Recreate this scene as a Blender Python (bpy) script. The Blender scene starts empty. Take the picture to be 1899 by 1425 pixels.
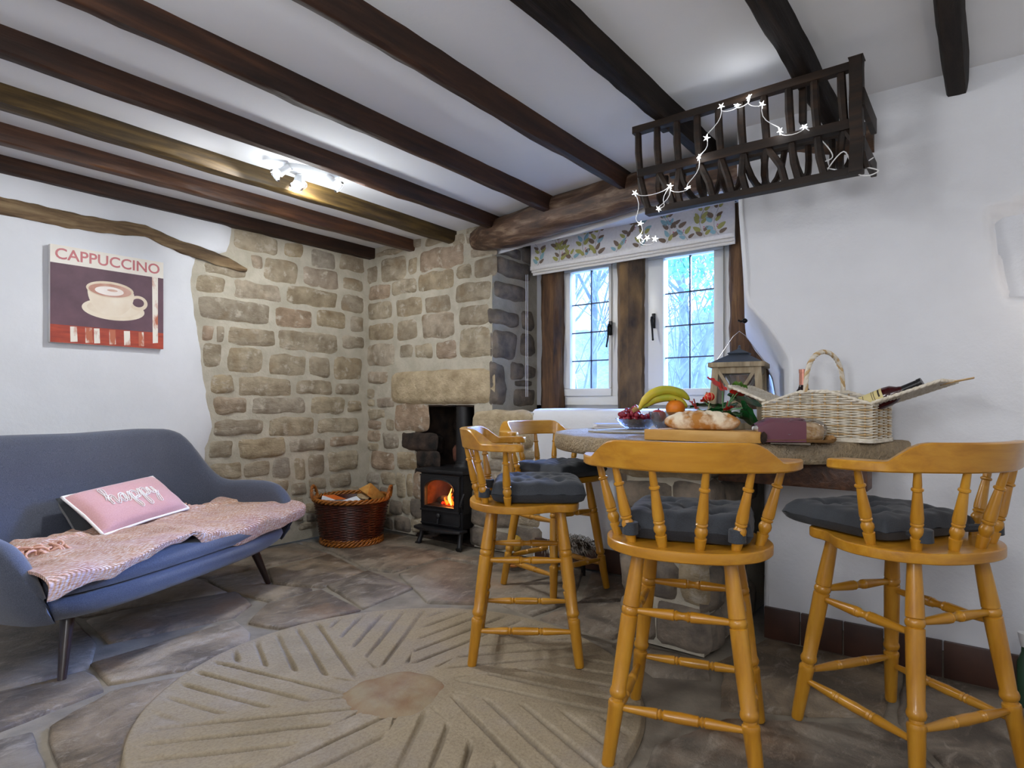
import bpy, bmesh, math, random
from mathutils import Vector, Matrix, noise
random.seed(7)
SC = bpy.context.scene
COL = SC.collection
PI = math.pi

# ------------------------------------------------------------------ camera
cd = bpy.data.cameras.new('camera')
cd.sensor_width = 36.0
cd.lens = 1130.0 / 1899.0 * 36.0
cd.shift_y = 35.5 / 1899.0
cd.clip_start = 0.05
cam = bpy.data.objects.new('camera', cd)
COL.objects.link(cam)
cam.location = (0, 0, 1.05)
cam.rotation_euler = (PI / 2, 0, math.radians(37.926 - 90.0))
SC.camera = cam
# ------------------------------------------------------------------ colour management
SC.view_settings.view_transform = 'Standard'
SC.view_settings.look = 'None'
SC.view_settings.gamma = 1.0
SC.view_settings.use_curve_mapping = False
SC.view_settings.exposure = 0.35
# ------------------------------------------------------------------ sky
W = bpy.data.worlds.new('sky')
SC.world = W
W.use_nodes = True
bgn = W.node_tree.nodes['Background']
bgn.inputs['Color'].default_value = (0.42, 0.62, 1.0, 1)
bgn.inputs['Strength'].default_value = 4.6
# ------------------------------------------------------------------ lights
def lamp(name, typ, loc, energy, color=(1, 1, 1), size=0.1, rot=None, **kw):
    l = bpy.data.lights.new(name, typ)
    l.energy = energy; l.color = color
    if typ in ('POINT', 'SPOT'): l.shadow_soft_size = size
    for k, v in kw.items(): setattr(l, k, v)
    o = bpy.data.objects.new(name, l)
    COL.objects.link(o); o.location = loc
    if rot: o.rotation_euler = rot
    return o
# daylight portal just outside the windows (guides sky sampling only)
pl = lamp('window_portal', 'AREA', (4.02, 1.95, 1.6), 1, size=1, rot=(0, PI / 2, 0), shape='RECTANGLE', size_y=1.7)
pl.data.size = 1.1
pl.data.cycles.is_portal = True
# fill lamps added out of view around the camera to brighten the room
lamp('fill_light_left', 'POINT', (-0.35, 1.3, 1.95), 38, (0.98, 0.98, 1.0), 0.25)
lamp('fill_light_right', 'POINT', (0.25, -0.5, 1.85), 15, (0.98, 0.98, 1.0), 0.16)
lamp('fill_light_low', 'POINT', (-0.5, 0.2, 1.35), 34, (0.98, 0.98, 1.0), 0.22)
# soft overcast sun coming in at the windows
sun = lamp('overcast_sun', 'SUN', (8, 3, 6), 100.0, (0.27, 0.44, 1.0), rot=(0, math.radians(60), math.radians(-8)))
sun.data.angle = math.radians(45)
lamp('niche_light', 'POINT', (2.72, -0.36, 1.42), 1.3, (1.0, 0.86, 0.74), 0.05)

# ------------------------------------------------------------------ helpers
def s2l(c):
    if isinstance(c, str):
        c = c.lstrip('#'); c = [int(c[i:i + 2], 16) / 255 for i in (0, 2, 4)]
    return tuple(((x / 12.92) if x <= .04045 else ((x + .055) / 1.055) ** 2.4) for x in c) + (1,)

class NT:
    def __init__(s, name):
        m = bpy.data.materials.new(name); m.use_nodes = True
        s.m = m; s.t = m.node_tree; s.n = s.t.nodes; s.l = s.t.links
        s.b = s.n['Principled BSDF']; s.out = s.n['Material Output']
    def new(s, typ, **kw):
        n = s.n.new(typ)
        for k, v in kw.items(): setattr(n, k, v)
        return n
    def lk(s, a, b): s.l.new(a, b)
    def coords(s, scale=(1, 1, 1), kind='Object', rand=True, rot=(0, 0, 0)):
        tc = s.new('ShaderNodeTexCoord'); mp = s.new('ShaderNodeMapping')
        mp.inputs['Scale'].default_value = scale
        mp.inputs['Rotation'].default_value = rot
        s.lk(tc.outputs[kind], mp.inputs['Vector'])
        if rand:
            oi = s.new('ShaderNodeObjectInfo'); ml = s.new('ShaderNodeMath', operation='MULTIPLY')
            ml.inputs[1].default_value = 37.0
            s.lk(oi.outputs['Random'], ml.inputs[0]); s.lk(ml.outputs[0], mp.inputs['Location'])
        return mp.outputs['Vector']
    def noise(s, vec, scale=5, detail=4, rough=.55, dist=0):
        n = s.new('ShaderNodeTexNoise')
        n.inputs['Scale'].default_value = scale; n.inputs['Detail'].default_value = detail
        n.inputs['Roughness'].default_value = rough; n.inputs['Distortion'].default_value = dist
        s.lk(vec, n.inputs['Vector']); return n.outputs['Fac']
    def ramp(s, fac, stops, interp='LINEAR'):
        r = s.new('ShaderNodeValToRGB'); e = r.color_ramp.elements; r.color_ramp.interpolation = interp
        while len(e) < len(stops): e.new(0.5)
        for i, (p, c) in enumerate(stops):
            e[i].position = p; e[i].color = s2l(c) if isinstance(c, str) else ((c, c, c, 1) if not isinstance(c, tuple) else c)
        s.lk(fac, r.inputs['Fac']); return r.outputs['Color']
    def mix(s, fac, a, b, mode='MIX'):
        m = s.new('ShaderNodeMix', data_type='RGBA', blend_type=mode)
        if isinstance(fac, (int, float)): m.inputs[0].default_value = fac
        else: s.lk(fac, m.inputs[0])
        for i, v in ((6, a), (7, b)):
            if isinstance(v, str): m.inputs[i].default_value = s2l(v)
            elif isinstance(v, tuple): m.inputs[i].default_value = v
            else: s.lk(v, m.inputs[i])
        return m.outputs[2]
    def bump(s, h, strength=.3, dist=.01):
        b = s.new('ShaderNodeBump'); b.inputs['Strength'].default_value = strength
        b.inputs['Distance'].default_value = dist
        s.lk(h, b.inputs['Height']); s.lk(b.outputs['Normal'], s.b.inputs['Normal'])
    def col(s, v):
        if isinstance(v, str): s.b.inputs['Base Color'].default_value = s2l(v)
        else: s.lk(v, s.b.inputs['Base Color'])
    def set(s, **kw):
        for k, v in kw.items(): s.b.inputs[k.replace('_', ' ')].default_value = v

M = {}
def plain(name, c, rough=.5, metal=0, **kw):
    t = NT(name); t.col(c); t.set(Roughness=rough, Metallic=metal, **kw); M[name] = t.m; return t
def two(name, c1, c2, scale=6, rough=.6, bump=.0, bscale=None, dist=.005, sc=(1, 1, 1), detail=5, lo=.35, hi=.65, rand=True, metal=0):
    t = NT(name); v = t.coords(sc, rand=rand)
    n = t.noise(v, scale, detail); t.col(t.ramp(n, [(lo, c1), (hi, c2)]))
    t.set(Roughness=rough, Metallic=metal)
    if bump: t.bump(t.noise(v, bscale or scale * 4, 6, .65), bump, dist)
    M[name] = t.m; return t

two('plaster', '#d8dade', '#e0e2e6', 2.5, .85, .35, 5, .02, rand=False)
two('ceiling_paint', '#dee0e4', '#e4e6e9', 1.5, .85, .25, 7, .008, rand=False)
two('mortar', '#aba493', '#bdb6a5', 9, .95, .8, 38, .010, rand=False)
# sandstone: colour differs from stone to stone, mottled, with traces of old limewash
t = NT('sandstone'); v = t.coords()
oi = t.new('ShaderNodeObjectInfo')
base = t.ramp(oi.outputs['Random'], [(0, '#bdb09a'), (.25, '#c8ba9e'), (.45, '#b6aa96'), (.6, '#c4b292'), (.75, '#bab2a4'), (.88, '#c0a68c'), (1, '#d0c5b0')])
n1 = t.noise(v, 9, 6, .62)
c = t.mix(t.ramp(n1, [(.36, 0.0), (.66, 1.0)]), base, t.mix(.6, base, '#6b5840'))
n2 = t.noise(v, 15, 5, .6)
c = t.mix(t.ramp(n2, [(.56, 0.0), (.68, .75)]), c, '#d6cebd')
n3 = t.noise(v, 5, 3, .5)
c = t.mix(t.ramp(n3, [(.58, 0.0), (.75, .5)]), c, '#8a6a3c')
t.col(c); t.set(Roughness=.92); t.bump(t.noise(t.coords((1, 1, 2.2)), 20, 8, .72, .4), .9, .03); M['sandstone'] = t.m
two('lintel_stone', '#cdbb9a', '#a39071', 11, .93, .9, 24, .03, lo=.3, hi=.7)
two('sooty_stone', '#1b1816', '#4a3a30', 9, .95, .7, 30, .012)
two('grey_stone', '#5f5850', '#8b7e6e', 10, .92, .7, 28, .015)
two('red_brick', '#4f2c21', '#7d4e3c', 12, .93, .5, 40, .008)
# flagstones
t = NT('flagstone'); v = t.coords()
oi = t.new('ShaderNodeObjectInfo')
base = t.ramp(oi.outputs['Random'], [(0, '#8e8070'), (.3, '#9a8870'), (.55, '#898074'), (.8, '#a0907a'), (1, '#918577')])
n1 = t.noise(v, 3.5, 7, .65, .6)
c = t.mix(t.ramp(n1, [(.40, 0.0), (.60, 1.0)]), base, t.mix(.72, base, '#3a322b'))
n2 = t.noise(t.coords((1, 2.2, 1)), 8, 8, .75, .8)
c = t.mix(t.ramp(n2, [(.53, 0.0), (.68, .75)]), c, '#aca192')
n3 = t.noise(v, 2.3, 4)
c = t.mix(t.ramp(n3, [(.57, 0.0), (.72, .5)]), c, '#80592f')
t.col(c); t.lk(t.ramp(n1, [(.3, .62), (.7, .42)]), t.b.inputs['Roughness'])
t.bump(t.noise(v, 11, 9, .72), .8, .022); M['flagstone'] = t.m
two('floor_mortar', '#70685c', '#8a8172', 7, .8, .5, 40, .006, rand=False)
# millstones: ochre gritstone
t = NT('gritstone'); v = t.coords(rand=False)
n1 = t.noise(v, 3, 6, .6); c = t.ramp(n1, [(.3, '#83765f'), (.5, '#94866e'), (.7, '#887d70')])
n2 = t.noise(v, 90, 3, .6); c = t.mix(t.ramp(n2, [(.4, .0), (.75, .45)]), c, '#5c4d38')
n4 = t.noise(v, 6, 5, .6); c = t.mix(t.ramp(n4, [(.6, .0), (.75, .4)]), c, '#b3a58e')
at = t.new('ShaderNodeAttribute'); at.attribute_name = 'furrow_shade'
c = t.mix(t.ramp(at.outputs['Fac'], [(.15, 0.0), (.9, .55)]), c, '#3a2c1c')  # darkens the furrows: their shading is painted into the stone colour
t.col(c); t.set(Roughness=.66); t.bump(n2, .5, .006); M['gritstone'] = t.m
t = NT('table_stone'); v = t.coords(rand=False)
n1 = t.noise(v, 4, 6, .6); c = t.ramp(n1, [(.3, '#8a775a'), (.5, '#a08c6c'), (.7, '#8c8170')])
n2 = t.noise(v, 70, 3, .6); c = t.mix(t.ramp(n2, [(.4, .0), (.75, .5)]), c, '#5f5039')
t.col(c); t.set(Roughness=.55); t.bump(n2, 1.0, .016); M['table_stone'] = t.m
two('rusty_stone', '#8c7d63', '#7c5f42', 9, .75, .4, 30, .008, rand=False)

def wood(name, c1, c2, c3, axis=0, scale=3., stretch=14, rough=.5, bump=.25, coat=0., dist=.004, spec=.5):
    t = NT(name); sc = [stretch] * 3; sc[axis] = 1.0
    v = t.coords(tuple(sc)); n = t.noise(v, scale, 6, .6, .35)
    c = t.ramp(n, [(.28, c1), (.5, c2), (.72, c3)])
    v2 = t.coords((1, 1, 1)); n2 = t.noise(v2, 3.2, 4)
    c = t.mix(t.ramp(n2, [(.45, 0.0), (.75, .55)]), c, c1)
    t.col(c); t.set(Roughness=rough); t.b.inputs['Coat Weight'].default_value = coat
    t.b.inputs['Coat Roughness'].default_value = .15; t.b.inputs['Specular IOR Level'].default_value = spec
    if bump: t.bump(n, bump, dist)
    M[name] = t.m; return t
wood('beam_oak', '#1c110b', '#352015', '#4f311d', 0, 2.5, 12, .6, .6, dist=.008, spec=.35)
wood('beam_russet', '#2c1a10', '#4c2e1c', '#6c4527', 0, 2.5, 12, .5, .6, dist=.008)
wood('beam_olive', '#231a0e', '#443419', '#665027', 0, 2.5, 12, .55, .6, dist=.008, spec=.3)
wood('beam_black', '#0e0b09', '#1d1612', '#30251d', 0, 2.5, 12, .65, .7, dist=.010, spec=.15)
wood('log_oak', '#281a12', '#543c2b', '#8c7661', 1, 3, 9, .6, .9, dist=.012)
wood('wall_timber', '#3a2c1e', '#776044', '#a08b68', 0, 3, 10, .8, .9, dist=.012)
wood('post_timber', '#2c1e13', '#5a3d23', '#7d5c38', 2, 3, 9, .8, .8, dist=.012)
two('mullion_stone', '#3c3027', '#8a6c46', 7, .85, .7, 26, .012, sc=(1, 1, .5), lo=.32, hi=.68)
for ax, nm in ((0, 'pine_x'), (1, 'pine_y'), (2, 'pine_z')):
    wood(nm, '#a06a12', '#b57e1c', '#c28e2c', ax, 3.2, 11, .34, .06, .3, .002)
wood('rack_wood', '#0e0805', '#20140a', '#352211', 1, 3, 12, .6, .4, spec=.3)
wood('board_wood', '#b58338', '#c8974a', '#d6aa62', 1, 3, 9, .5, .1)
wood('lantern_wood', '#7c6f5a', '#a69579', '#bfb096', 2, 4, 10, .8, .4)
wood('split_log', '#a3702e', '#c08a40', '#cf9c52', 0, 3, 9, .7, .2)
two('bark', '#21160e', '#4a3626', 18, .95, .9, 40, .015)
wood('dark_leg', '#160b08', '#26130d', '#351b12', 2, 3, 10, .35, .1, .3)
def fabric(name, c1, c2, scale=420, rough=.95, bump=.25, sheen=.3):
    t = NT(name); v = t.coords(rand=False)
    n = t.noise(v, scale, 2, .5); n0 = t.noise(v, 6, 3)
    t.col(t.mix(t.ramp(n0, [(.3, 0.), (.7, .35)]), t.ramp(n, [(.35, c1), (.65, c2)]), c1))
    t.set(Roughness=rough); t.b.inputs['Sheen Weight'].default_value = sheen
    t.bump(n, bump, .002); M[name] = t.m; return t
fabric('sofa_fabric', '#3d4250', '#535866', 300)
fabric('slate_fabric', '#25292f', '#31363d', 350, .75, .12, .1)
fabric('pink_velvet', '#c08f8f', '#c99b9a', 200, .8, .1, .5)
fabric('white_cord', '#e4e0de', '#f0eeec', 300)
fabric('charcoal_fabric', '#2a2d30', '#34383b', 300)
# knitted throw: peach, mauve and cream slubs in fine rows
t = NT('throw_knit'); v = t.coords((1, 1, 1), rand=False)
n = t.noise(t.coords((18, 120, 120), rand=False, rot=(0, 0, .43)), 2.2, 3, .6)
n0 = t.noise(v, 5, 4)
c = t.ramp(n, [(.30, '#b57c5e'), (.46, '#d3a585'), (.58, '#e0c6b4'), (.72, '#f4ece4')])
c = t.mix(t.ramp(n0, [(.42, .0), (.70, .5)]), c, t.ramp(n, [(.3, '#a87c86'), (.6, '#cfa9ae'), (.75, '#ece0e2')]))
w = t.new('ShaderNodeTexWave', wave_type='BANDS', bands_direction='Y'); w.inputs['Scale'].default_value = 42; w.inputs['Distortion'].default_value = 1.5
t.lk(t.coords(rand=False, rot=(0, 0, .43)), w.inputs['Vector'])
t.col(c); t.set(Roughness=.95); t.bump(w.outputs['Fac'], .9, .006); M['throw_knit'] = t.m
plain('fringe_yarn', '#cf9f86', .95)
two('cast_iron', '#141416', '#1d1d20', 30, .48, .15, 90, .002)
plain('black_metal', '#101012', .35, .6)
plain('chrome', '#c8c8cc', .18, 1)
plain('brushed_metal', '#b9bcbf', .35, 1)
plain('white_enamel', '#dcdfe2', .35)
plain('upvc', '#d9d8d2', .35)
plain('white_plastic', '#e6e6e6', .4)
plain('lead', '#3d4350', .5, .4)
plain('skirt_dark', '#3a241b', .42)
two('skirt_tile', '#38231a', '#4a2e22', 6, .4, .1, 20, .003)
plain('zinc', '#5a626c', .45, .7)
two('wicker_white', '#cfc4ae', '#e6dfd0', 40, .75, .2, 80, .002)
two('wicker_tan', '#b89868', '#cdb083', 30, .75, .2, 80, .002)
two('wicker_dark', '#2a0f08', '#52200f', 40, .38, .2, 80, .002)
two('wicker_brown', '#7a4512', '#a8661f', 40, .45, .2, 80, .002)
plain('banana_skin', '#d3b52c', .45)
t = two('banana_skin', '#a9b432', '#dcc038', 7, .45)
two('orange_peel', '#e8780c', '#f08c1a', 20, .42, .3, 140, .002)
two('apple_skin', '#a31a1c', '#c64a2c', 7, .3)
two('grape_skin', '#7a1626', '#a02c3c', 14, .22)
two('crust', '#b57a34', '#ecdcc0', 13, .85, .7, 45, .010, lo=.42, hi=.58)
two('flour_crust', '#d9b27c', '#efe2c8', 12, .9, .5, 40, .006, lo=.4, hi=.55)
two('leaf_green', '#0f3a1c', '#1c5a2a', 9, .25)
plain('stem_green', '#6fa36a', .5)
two('spathe_red', '#c01818', '#e03a2a', 9, .3)
two('spathe_green', '#3a6a1c', '#5f8a2e', 9, .35)
plain('spadix', '#8a2a18', .5)
two('terracotta', '#5a4a42', '#6e5a4e', 9, .7)
plain('burgundy', '#6a3a46', .5)
two('kraft', '#9a7242', '#ad8552', 20, .8)
two('bread_slices', '#b58c58', '#dabd90', 60, .85, .4, 60, .005)
plain('wine_dark', '#1c0508', .12)
plain('wine_red', '#3a0d10', .12)
plain('capsule_black', '#121214', .3)
plain('capsule_pink', '#c98a78', .35, .5)
plain('paper_cream', '#d8c78a', .6)
plain('paper_white', '#e6e4e2', .6)
plain('ink_dark', '#2a1c14', .6)
plain('magazine_grey', '#8a8c98', .4)
plain('magazine_red', '#8a3a34', .4)
two('slate_mat', '#8f8876', '#a89f8a', 12, .8)
plain('firelighter_orange', '#e06a10', .5)
plain('firelighter_white', '#dfe3ea', .5)
two('cut_log', '#8a7250', '#c8b28c', 14, .9, .4, 40, .004)
two('straw_bristle', '#3b332c', '#d8d0c4', 30, .7)
two('yellow_seed', '#b8902c', '#d8b24a', 20, .8, .6, 40, .01)
plain('green_bottle', '#2f4a38', .2)
# glass: clear pane that lets daylight through
def clear_glass(name, tint=(1, 1, 1, 1), refl=.08, rough=.02):
    t = NT(name); t.n.remove(t.b)
    tr = t.new('ShaderNodeBsdfTransparent'); tr.inputs['Color'].default_value = tint
    gl = t.new('ShaderNodeBsdfGlossy'); gl.inputs['Roughness'].default_value = rough
    lw = t.new('ShaderNodeLayerWeight'); lw.inputs['Blend'].default_value = .35
    ma = t.new('ShaderNodeMath', operation='MULTIPLY_ADD'); ma.inputs[1].default_value = .6; ma.inputs[2].default_value = refl
    mx = t.new('ShaderNodeMixShader')
    t.lk(lw.outputs['Fresnel'], ma.inputs[0]); t.lk(ma.outputs[0], mx.inputs['Fac'])
    t.lk(tr.outputs[0], mx.inputs[1]); t.lk(gl.outputs[0], mx.inputs[2]); t.lk(mx.outputs[0], t.out.inputs['Surface'])
    M[name] = t.m
clear_glass('pane_glass', (.93, .96, 1, 1), .02)
clear_glass('stove_glass', (.85, .75, .7, 1), .03)
clear_glass('crystal', (.86, .88, .95, 1), .18, .03)
clear_glass('cellophane', (.95, .95, .95, 1), .1, .08)
def emit(name, c, st):
    t = NT(name); t.n.remove(t.b); e = t.new('ShaderNodeEmission')
    e.inputs['Color'].default_value = s2l(c); e.inputs['Strength'].default_value = st
    t.lk(e.outputs[0], t.out.inputs['Surface']); M[name] = t.m
emit('lamp_glow', '#f2fbff', 14)
emit('star_glow', '#f4fbff', 8)
emit('flame_yellow', '#ffb040', 9)
emit('flame_orange', '#ff5a10', 5)
emit('ember', '#ff2a06', 2.2)

# ---- mesh builder
class G:
    def __init__(s): s.v = []; s.f = []
    def add(s, vs, fs, mat=None):
        o = len(s.v)
        s.v += [tuple(mat @ Vector(p)) if mat is not None else tuple(p) for p in vs]
        s.f += [tuple(i + o for i in f) for f in fs]; return s
    def box(s, c, d, rot=None, mat=None):
        x, y, z = d[0] / 2, d[1] / 2, d[2] / 2
        vs = [Vector((a * x, b * y, e * z)) for a in (-1, 1) for b in (-1, 1) for e in (-1, 1)]
        R = Matrix.Translation(c)
        if rot: R = R @ Matrix.Rotation(rot[2], 4, 'Z') @ Matrix.Rotation(rot[1], 4, 'Y') @ Matrix.Rotation(rot[0], 4, 'X')
        if mat is not None: R = mat @ R
        return s.add(vs, [(0, 1, 3, 2), (4, 6, 7, 5), (0, 4, 5, 1), (2, 3, 7, 6), (0, 2, 6, 4), (1, 5, 7, 3)], R)
    def span(s, a, b):
        return s.box([(a[i] + b[i]) / 2 for i in range(3)], [abs(b[i] - a[i]) for i in range(3)])
    def grid(s, fn, nu, nv, cu=False, cv=False, mat=None):
        vs = [fn(i / (nu if cu else nu - 1), j / (nv if cv else nv - 1)) for i in range(nu) for j in range(nv)]
        fs = []
        for i in range(nu if cu else nu - 1):
            for j in range(nv if cv else nv - 1):
                a, b = i, (i + 1) % nu; c, d = j, (j + 1) % nv
                fs.append((a * nv + c, b * nv + c, b * nv + d, a * nv + d))
        return s.add(vs, fs, mat)
    def lathe(s, prof, n=16, mat=None, sx=1, sy=1):
        vs = []; fs = []; m = len(prof)
        for i in range(n):
            a = 2 * PI * i / n
            for r, z in prof: vs.append((r * math.cos(a) * sx, r * math.sin(a) * sy, z))
        for i in range(n):
            k = (i + 1) % n
            for j in range(m - 1): fs.append((i * m + j, k * m + j, k * m + j + 1, i * m + j + 1))
        fs.append(tuple(i * m for i in range(n))[::-1]); fs.append(tuple(i * m + m - 1 for i in range(n)))
        return s.add(vs, fs, mat)
    def tube(s, pts, r, n=8, caps=True, closed=False, mat=None):
        pts = [Vector(p) for p in pts]; m = len(pts); vs = []; fs = []
        rs = r if isinstance(r, (list, tuple)) else [r] * m
        up = None
        for i, p in enumerate(pts):
            if closed: tg = pts[(i + 1) % m] - pts[i - 1]
            else: tg = pts[min(i + 1, m - 1)] - pts[max(i - 1, 0)]
            if tg.length < 1e-9: tg = Vector((0, 0, 1))
            tg.normalize()
            if up is None: up = tg.orthogonal().normalized()
            else:
                up = up - tg * up.dot(tg)
                up = up.normalized() if up.length > 1e-6 else tg.orthogonal().normalized()
            w = tg.cross(up)
            for k in range(n):
                a = 2 * PI * k / n; vs.append(p + (up * math.cos(a) + w * math.sin(a)) * rs[i])
        for i in range(m if closed else m - 1):
            j = (i + 1) % m
            for k in range(n): fs.append((i * n + k, i * n + (k + 1) % n, j * n + (k + 1) % n, j * n + k))
        if caps and not closed: fs.append(tuple(range(n))[::-1]); fs.append(tuple((m - 1) * n + k for k in range(n)))
        return s.add(vs, fs, mat)
    def turned(s, a, b, prof, n=12):
        """a turned stick from a to b; prof = (fraction, radius)"""
        a, b = Vector(a), Vector(b); d = b - a
        return s.tube([a + d * t for t, _ in prof], [r for _, r in prof], n)
    def ball(s, c, r, nu=12, nv=8, mat=None, fn=None):
        rx, ry, rz = r if isinstance(r, (list, tuple)) else (r, r, r)
        def f(u, v):
            th = 2 * PI * u; ph = PI * (v - .5) * .999
            p = Vector((math.cos(ph) * math.cos(th), math.cos(ph) * math.sin(th), math.sin(ph)))
            k = fn(p) if fn else 1
            return (c[0] + p.x * rx * k, c[1] + p.y * ry * k, c[2] + p.z * rz * k)
        return s.grid(f, nu, nv, cu=True, mat=mat)
    def prism(s, poly, z0, z1, mat=None):
        n = len(poly)
        vs = [(p[0], p[1], z0) for p in poly] + [(p[0], p[1], z1) for p in poly]
        fs = [tuple(range(n))[::-1], tuple(range(n, 2 * n))] + [(i, (i + 1) % n, n + (i + 1) % n, n + i) for i in range(n)]
        return s.add(vs, fs, mat)
    def build(s, name, mat, parent=None, smooth=35, bevel=0, seg=2, loc=None, rot=None):
        me = bpy.data.meshes.new(name)
        me.from_pydata([tuple(p) for p in s.v], [], s.f); me.update()
        b = bmesh.new(); b.from_mesh(me)
        if bevel:
            ed = [e for e in b.edges if len(e.link_faces) == 2 and e.calc_face_angle(0) > .6]
            bmesh.ops.bevel(b, geom=ed, offset=bevel, segments=seg, affect='EDGES', profile=.6)
        bmesh.ops.recalc_face_normals(b, faces=b.faces); b.to_mesh(me); b.free()
        if smooth:
            for p in me.polygons: p.use_smooth = True
            me.set_sharp_from_angle(angle=math.radians(smooth))
        me.materials.append(M[mat] if isinstance(mat, str) else mat)
        o = bpy.data.objects.new(name, me); COL.objects.link(o)
        if parent is not None: o.parent = parent
        if loc: o.location = loc
        if rot: o.rotation_euler = rot
        return o
def tag(o, label=None, cat=None, group=None, kind=None):
    if label: o['label'] = label
    if cat: o['category'] = cat
    if group: o['group'] = group
    if kind: o['kind'] = kind
    return o
def thing(name, label, cat, loc=(0, 0, 0), rz=0, group=None):
    o = bpy.data.objects.new(name, None); COL.objects.link(o)
    o.empty_display_size = .05; o.location = loc; o.rotation_euler = (0, 0, rz)
    return tag(o, label, cat, group)
def copytree(o, parent=None):
    c = o.copy(); COL.objects.link(c)
    if parent is not None: c.parent = parent
    for ch in [q for q in bpy.data.objects if q.parent == o]: copytree(ch, c)
    return c
def nz(x, y, z, s=1.0): return noise.noise(Vector((x * s, y * s, z * s)))
def lerp(a, b, t): return a + (b - a) * t
def interp(tab, x):
    if x <= tab[0][0]: return tab[0][1]
    for (a, p), (b, q) in zip(tab, tab[1:]):
        if x <= b: return p + (q - p) * (x - a) / (b - a)
    return tab[-1][1]
def text_mesh(name, body, size, mat, parent, mtx, ext=.0004, bold=0.0, spacing=1.0):
    cu = bpy.data.curves.new(name, 'FONT'); cu.body = body; cu.size = size; cu.extrude = ext; cu.offset = bold
    cu.align_x = 'CENTER'; cu.align_y = 'CENTER'; cu.space_character = spacing; cu.resolution_u = 4
    o = bpy.data.objects.new(name, cu); COL.objects.link(o)
    dg = bpy.context.evaluated_depsgraph_get()
    me = bpy.data.meshes.new_from_object(o.evaluated_get(dg))
    bpy.data.objects.remove(o); bpy.data.curves.remove(cu)
    me.transform(mtx); me.materials.clear(); me.materials.append(M[mat]); me.name = name
    r = bpy.data.objects.new(name, me); COL.objects.link(r); r.parent = parent
    return r
# stones as laid, in millimetres: (along0, z0, along1, z1) in the plane of each wall
ST_BACK=[(2162,2136,2492,2277),(2548,2158,2714,2267),(2774,2119,3009,2254),(3042,2139,3291,2273),(2384,1946,2662,2124),(2706,1960,3034,2115),(3075,1986,3291,2085),(1945,1934,2268,2005),(1906,1796,2102,1912),(2156,1795,2527,1924),(2562,1802,3026,1948),(3059,1801,3300,1950),(1917,1618,2445,1778),(2479,1621,2789,1770),(2819,1653,3109,1790),(3143,1635,3291,1778),(1945,1472,2025,1570),(2043,1467,2096,1584),(2120,1460,2479,1588),(2492,1441,3034,1606),(3067,1504,3291,1603),(1957,1295,2072,1463),(2114,1269,2378,1450),(2424,1257,2736,1423),(2758,1260,2953,1408),(2985,1241,3273,1431),(1996,1116,2166,1251),(2193,1095,2612,1238),(2648,1119,2977,1225),(3001,1122,3247,1213),(2019,975,2262,1093),(2287,970,2743,1096),(2774,964,3101,1100),(3126,981,3264,1073),(2014,824,2395,932),(2420,801,2812,942),(2827,803,3238,935),(2293,2022,2371,2114),(1986,676,2157,792),(2191,652,2561,799),(2589,674,2912,774),(2948,699,3253,778),(1999,530,2223,644),(2234,518,2440,626),(2451,486,2601,651),(2634,456,2729,637),(2749,476,2899,654),(2935,499,3228,661),(2944,368,3159,486),(2746,380,2926,459),(2609,346,2742,438),(2750,307,2935,368),(2617,255,2712,332),(2725,193,2854,268),(2617,148,2712,244),(2729,124,2863,181),(2650,73,2837,125),(2953,252,3238,355),(2872,135,3083,252),(3102,107,3238,227),(2881,50,3073,124),(3083,28,3238,100),(2025,436,2209,516),(2223,414,2383,504),(2398,378,2593,475),(2058,335,2280,416),(2295,308,2459,392),(2126,233,2413,309),(2428,196,2601,275),(2475,286,2601,358),(2309,127,2609,191)]
ST_HEARTH=[(3688,2278,4089,2318),(3511,2282,3628,2364),(3215,2274,3482,2339),(4045,2065,4201,2210),(3688,2052,4001,2248),(3569,2079,3658,2208),(3058,2076,3540,2252),(2763,2113,3007,2181),(2990,1977,3127,2082),(2763,1963,2965,2098),(3883,1924,4156,2045),(3569,1933,3862,2050),(3161,1920,3549,2077),(2794,1795,3144,1938),(3852,1751,4167,1901),(3501,1749,3810,1899),(3197,1747,3482,1879),(2810,1625,3109,1769),(3841,1573,4167,1715),(3559,1559,3800,1717),(3161,1550,3511,1747),(2794,1382,3109,1606),(3831,1359,4179,1551),(3608,1416,3769,1523),(3384,1402,3588,1513),(3127,1386,3350,1525),(3905,1217,4213,1318),(3058,2237,3179,2314),(2875,2212,3049,2349),(2778,1043,3882,1302),(4078,1093,4252,1178),(3828,1013,4063,1095),(4078,1018,4236,1083),(3946,918,4236,998),(3444,820,3828,1049),(3838,823,3921,914),(3996,830,4225,904),(3996,728,4258,816),(3770,675,3976,803),(3348,678,3746,813),(4017,650,4268,714),(3828,495,4130,647),(3587,513,3808,658),(3326,555,3578,670),(4146,500,4268,623),(4017,369,4247,464),(3818,372,3996,480),(3694,278,3808,491),(3615,288,3680,498),(3510,296,3606,498),(3741,129,3887,259),(3638,150,3732,271),(3537,142,3629,288),(3638,5,3838,131),(3497,31,3629,135),(4017,241,4247,383),(3891,226,4007,351),(3847,116,3996,222),(3847,5,3996,103),(4007,123,4204,230),(4007,5,4215,108),(2428,734,2962,995),(2564,654,2817,728),(2415,666,2544,738),(2692,572,2889,643),(2415,536,2678,651),(2692,470,3006,557),(2390,434,2664,527),(2692,306,3021,426),(2390,339,2678,423),(2610,158,3029,299),(2610,5,3006,148),(2372,211,2584,335),(2353,36,2584,201)]
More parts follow.
